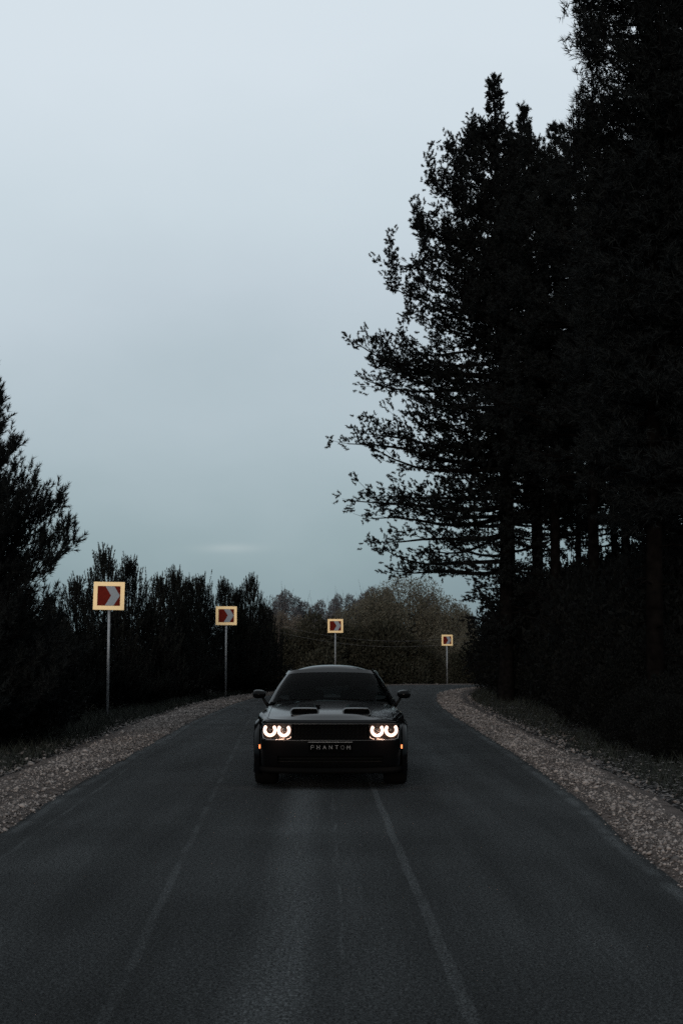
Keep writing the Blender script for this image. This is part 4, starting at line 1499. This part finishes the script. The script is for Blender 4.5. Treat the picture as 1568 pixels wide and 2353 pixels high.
def gh(i, v, inset=0.0):
    """point of the greenhouse at loop index i (float), height v 0..1; slightly bowed"""
    i0 = int(min(i, len(A0) - 2))
    t = i - i0
    p = lerp(A0[i0], A0[i0 + 1], t)
    q = lerp(A1[i0], A1[i0 + 1], t)
    r_ = lerp(p, q, v)
    bow = math.sin(v * math.pi) * 0.030
    c = np.array([0, 3.05, 1.0])
    d = r_ - c
    d[2] = abs(d[2]) * 0.5
    d /= np.linalg.norm(d)
    return r_ + d * (bow - inset)


def gpatch(name, i0, i1, v0, v1, m, ni=10, nv=8, inset=0.0, both=True, mirror=False, parent=None, th=0.0):
    mb = MB()
    for s in ((1, -1) if both else (1,)):
        P = []
        for j in range(nv + 1):
            v = v0 + (v1 - v0) * j / nv
            row = [tuple(gh(i0 + (i1 - i0) * k / ni, v, inset) * np.array([s, 1, 1])) for k in range(ni + 1)]
            P.append(row if s == 1 else row[::-1])
        mb.grid(P)
    o = mb.build(name, m, parent or car, True)
    if th:
        solid(o, th)
    return o


def full_front(name, imax, v0, v1, m, inset, ni=12, nv=10):
    P = []
    for j in range(nv + 1):
        v = v0 + (v1 - v0) * j / nv
        r_ = [gh(imax * k / ni, v, inset) for k in range(ni + 1)]
        row = [tuple(p * np.array([-1, 1, 1])) for p in r_[:0:-1]] + [tuple(p) for p in r_]
        P.append(row)
    return MB().grid(P).build(name, m, car, True)


full_front('windshield', 35, 0.015, 0.88, M['glass'], 0.004)
full_front('roof_front', 35, 0.88, 1.0, M['paint'], 0.0, nv=2)
for s in (1, -1):
    def side_patch(name, i0, i1, v0, v1, m, inset=0.0, ni=10, nv=8):
        P = []
        for j in range(nv + 1):
            v = v0 + (v1 - v0) * j / nv
            row = [tuple(gh(i0 + (i1 - i0) * k / ni, v, inset) * np.array([s, 1, 1])) for k in range(ni + 1)]
            P.append(row if s == 1 else row[::-1])
        return MB().grid(P).build(name, m, car, True)
    side_patch('windshield_pillar', 34.6, 45, -0.02, 1.0, M['paint'])
    side_patch('side_window', 45, 66, 0.06, 0.90, M['glass'], 0.012)
    side_patch('window_sill', 45, 84, -0.03, 0.06, M['trim'])
    side_patch('roof_rail', 45, 84, 0.90, 1.0, M['paint'])
    side_patch('middle_pillar', 66, 69, 0.06, 0.90, M['trim'])
    side_patch('quarter_window', 69, 82, 0.06, 0.90, M['glass'], 0.012)
    side_patch('rear_pillar', 82, 103, -0.03, 1.0, M['paint'])
rp = []
for j in range(9):
    v = -0.02 + 1.02 * j / 8
    r_ = [gh(103 + (len(A0) - 1 - 103) * k / 10, v, 0.004) for k in range(11)]
    rp.append([tuple(p) for p in r_] + [tuple(p * np.array([-1, 1, 1])) for p in r_[-2::-1]])
MB().grid(rp).build('rear_window', M['glass'], car, True)
# roof skin
nf, nt2 = 24, 20
loop = A1
P = []
front = [i for i in range(0, 55)]
for j in range(nt2 + 1):
    t = j / nt2
    # walk both loop sides from the front centre to the rear centre
    row = []
    i_side = 36 + (103 - 36) * t
    i0 = int(i_side)
    pe = lerp(loop[i0], loop[min(i0 + 1, len(loop) - 1)], i_side - i0)
    for k in range(-nf // 2, nf // 2 + 1):
        u = k / (nf / 2)
        x = pe[0] * u
        yf = float(np.interp(abs(x), loop[:37, 0], loop[:37, 1]))
        rearh = loop[103:][::-1]
        yr = float(np.interp(abs(x), rearh[:, 0], rearh[:, 1]))
        yy = lerp(yf, yr, t) if abs(u) < 1 else pe[1]
        yy = lerp(lerp(yf, yr, t), pe[1], abs(u) ** 3)
        zf = float(np.interp(abs(x), loop[:37, 0], loop[:37, 2]))
        zr = float(np.interp(abs(x), rearh[:, 0], rearh[:, 2]))
        zz = lerp(zf, zr, t) + 0.070 * (math.sin(math.pi * t ** 0.72) ** 0.75 if 0 < t < 1 else 0) * (1 - abs(u) ** 2.6)
        zz = lerp(zz, pe[2], abs(u) ** 4)
        row.append((x, yy, zz))
    P.append(row)
MB().grid(P).build('roof', M['paint'], car, True)
# roof channels beside the skin
for s in (1, -1):
    MB().tube([(s * (A1[i][0] - 0.035), A1[i][1], A1[i][2] + 0.016) for i in range(40, 96, 3)], 0.008, 6).build('roof_channel', M['trim'], car, True)
# wipers
for x0, x1, lb in ((-0.72, -0.12, 0), (-0.06, 0.56, 0)):
    pts = []
    for k in range(8):
        x = x0 + (x1 - x0) * k / 7
        pts.append((x, cowl_y(x) + 0.045 + 0.02 * k / 7, 1.032 - 0.02 * abs(x) + 0.016 * math.sin(k / 7 * 3.1)))
    MB().tube(pts, 0.008, 6).build('wiper', M['matte'], car, True)

# mirrors
for s in (-1, 1):
    c = Vector((s * 0.985, 2.06, 1.108))
    V_, F_ = [], []
    nu, nv = 16, 10
    for j in range(nv + 1):
        th = math.pi * j / nv
        for k in range(nu):
            a_ = 2 * math.pi * k / nu
            ex = lambda q, p: math.copysign(abs(q) ** p, q)
            x = ex(math.sin(th), 0.8) * ex(math.cos(a_), 0.75) * 0.092
            z = ex(math.sin(th), 0.8) * ex(math.sin(a_), 0.75) * 0.066
            y = -math.cos(th) * (0.085 if th < math.pi / 2 else 0.03)
            taper = 1 - 0.22 * (0.5 - s * x / 0.184) * 1.0
            V_.append((c.x + x, c.y + y, c.z + z * taper))
    for j in range(nv):
        for k in range(nu):
            F_.append((j * nu + k, j * nu + (k + 1) % nu, (j + 1) * nu + (k + 1) % nu, (j + 1) * nu + k))
    mo = MB().add(V_, F_).build('mirror', M['paint'], car, True)
    MB().tube([(s * 0.945, 2.05, 1.075), (s * 0.905, 2.02, 1.01), (s * 0.862, 2.0, 0.955)], [0.02, 0.022, 0.03], 8, flat=0.8).build('mirror_arm', M['trim'], mo, True)
    V2 = [(c.x + 0.075 * math.cos(a_), c.y + 0.0315, c.z + 0.05 * math.sin(a_)) for a_ in np.linspace(0, 2 * math.pi, 20, endpoint=False)]
    mesh('mirror_glass', V2, [tuple(range(20))], M['chrome'], mo)

# wheel arch flares, liners, wheels
for wi, (wy, wz) in enumerate(WHEELS):
    for s in (-1, 1):
        fl = MB()
        P = []
        for k in range(41):
            a_ = R(-24) + R(228) * k / 40
            ca, sa = math.cos(a_), math.sin(a_)
            base_x = 0.945
            e = max(0.0, math.sin(max(0, min(math.pi, a_)))) if 0 <= a_ <= math.pi else 0
            row = []
            for rr, xx in ((WR_ + 0.030, 0.80), (WR_ + 0.032, base_x + 0.020), (WR_ + 0.045, base_x + 0.026), (WR_ + 0.085, base_x + 0.012), (WR_ + 0.13, base_x - 0.045)):
                row.append((s * (xx - 0.03 * (1 - abs(sa)) * (1 if ca * 1 < 0 else 0.4)), wy - rr * ca, wz + rr * sa))
            P.append(row if s == 1 else row[::-1])
        fl.grid(P).build('arch_flare', M['paint'], car, True)
        ln = MB()
        P = []
        for k in range(25):
            a_ = R(-15) + R(210) * k / 24
            P.append([(s * x, wy - (WR_ + 0.032) * math.cos(a_), wz + (WR_ + 0.032) * math.sin(a_)) for x in (0.55, 0.70, 0.84)])
        ln.grid(P)
        ln.build('arch_liner', M['matte'], car, True)
        cxw = s * 0.815
        w = thing_local = bpy.data.objects.new('wheel', None)
        link(w, car)
        w.location = (cxw, wy, wz)
        r1 = wz
        prof = [(-0.13, 0.255), (-0.142, 0.275), (-0.146, 0.31), (-0.138, r1 - 0.02), (-0.12, r1 - 0.006), (-0.06, r1), (0.06, r1), (0.12, r1 - 0.006), (0.138, r1 - 0.02), (0.146, 0.31), (0.142, 0.275), (0.13, 0.255)]
        MB().lathe_x(prof, 48).build('tyre', M['rubber'], w, True)
        rm = MB().lathe_x([(s * 0.135, 0.26), (s * 0.125, 0.245), (s * 0.0, 0.235), (-s * 0.12, 0.25)], 40)
        for k in range(10):
            a_ = k * math.pi / 5
            rm.box((s * 0.10, 0.14 * math.cos(a_), 0.14 * math.sin(a_)), (0.03, 0.21, 0.028), Matrix.Rotation(a_, 3, 'X'))
        rm.lathe_x([(s * 0.125, 0.001), (s * 0.125, 0.05), (s * 0.06, 0.055)], 20)
        rm.build('rim', M['rim'], w)
        MB().lathe_x([(s * 0.03, 0.001), (s * 0.03, 0.19), (s * 0.0, 0.19), (s * 0.0, 0.001)], 32).build('brake_disc', M['disc'], w)
# underbody
MB().box((0, 2.5, 0.27), (1.35, 4.4, 0.10)).build('underbody', M['matte'], car)
MB().box((0, 1.0, 0.50), (1.2, 1.1, 0.34)).build('engine_block', M['matte'], car)

# cabin
MB().grid([[(x, y, z + 0.02 * math.cos(x * 2)) for x in np.linspace(-0.76, 0.76, 17)] for y, z in ((1.80, 0.965), (1.95, 1.005), (2.15, 1.01), (2.28, 0.97), (2.30, 0.75))]).build('dashboard', M['cloth'], car, True)
for x in (-0.37, 0.37):
    st = MB().box((x, 2.75, 0.45), (0.52, 0.55, 0.22)).box((x, 3.08, 0.82), (0.50, 0.16, 0.66), Matrix.Rotation(R(-14), 3, 'X')).build('seat', M['cloth'], car, bevel=0.05)
    MB().box((x, 3.17, 1.235), (0.27, 0.10, 0.19), Matrix.Rotation(R(-8), 3, 'X')).build('headrest', M['cloth'], st, bevel=0.04)
MB().box((0, 3.75, 0.75), (1.3, 0.2, 0.55), Matrix.Rotation(R(-20), 3, 'X')).build('rear_bench', M['cloth'], car, bevel=0.05)
swp = []
for k in range(32):
    a_ = 2 * math.pi * k / 32
    v = Matrix.Rotation(R(-24), 3, 'X') @ Vector((0.185 * math.cos(a_), 0, 0.185 * math.sin(a_)))
    swp.append(Vector((0.37, 2.42, 1.0)) + v)
sw = MB().tube(swp, 0.015, 8, closed=True)
sw.box((0.37, 2.42, 1.0), (0.34, 0.02, 0.05)).box((0.37, 2.43, 0.94), (0.04, 0.02, 0.14))
sw.build('steering_wheel', M['trim'], car, True)
MB().box((0, 2.52, 1.335), (0.23, 0.03, 0.06)).tube([(0, 2.53, 1.36), (0, 2.55, 1.405)], 0.01, 6).build('inside_mirror', M['trim'], car, bevel=0.01)
MB().box((0, 3.1, 0.36), (1.5, 2.6, 0.04)).build('cabin_floor', M['matte'], car)
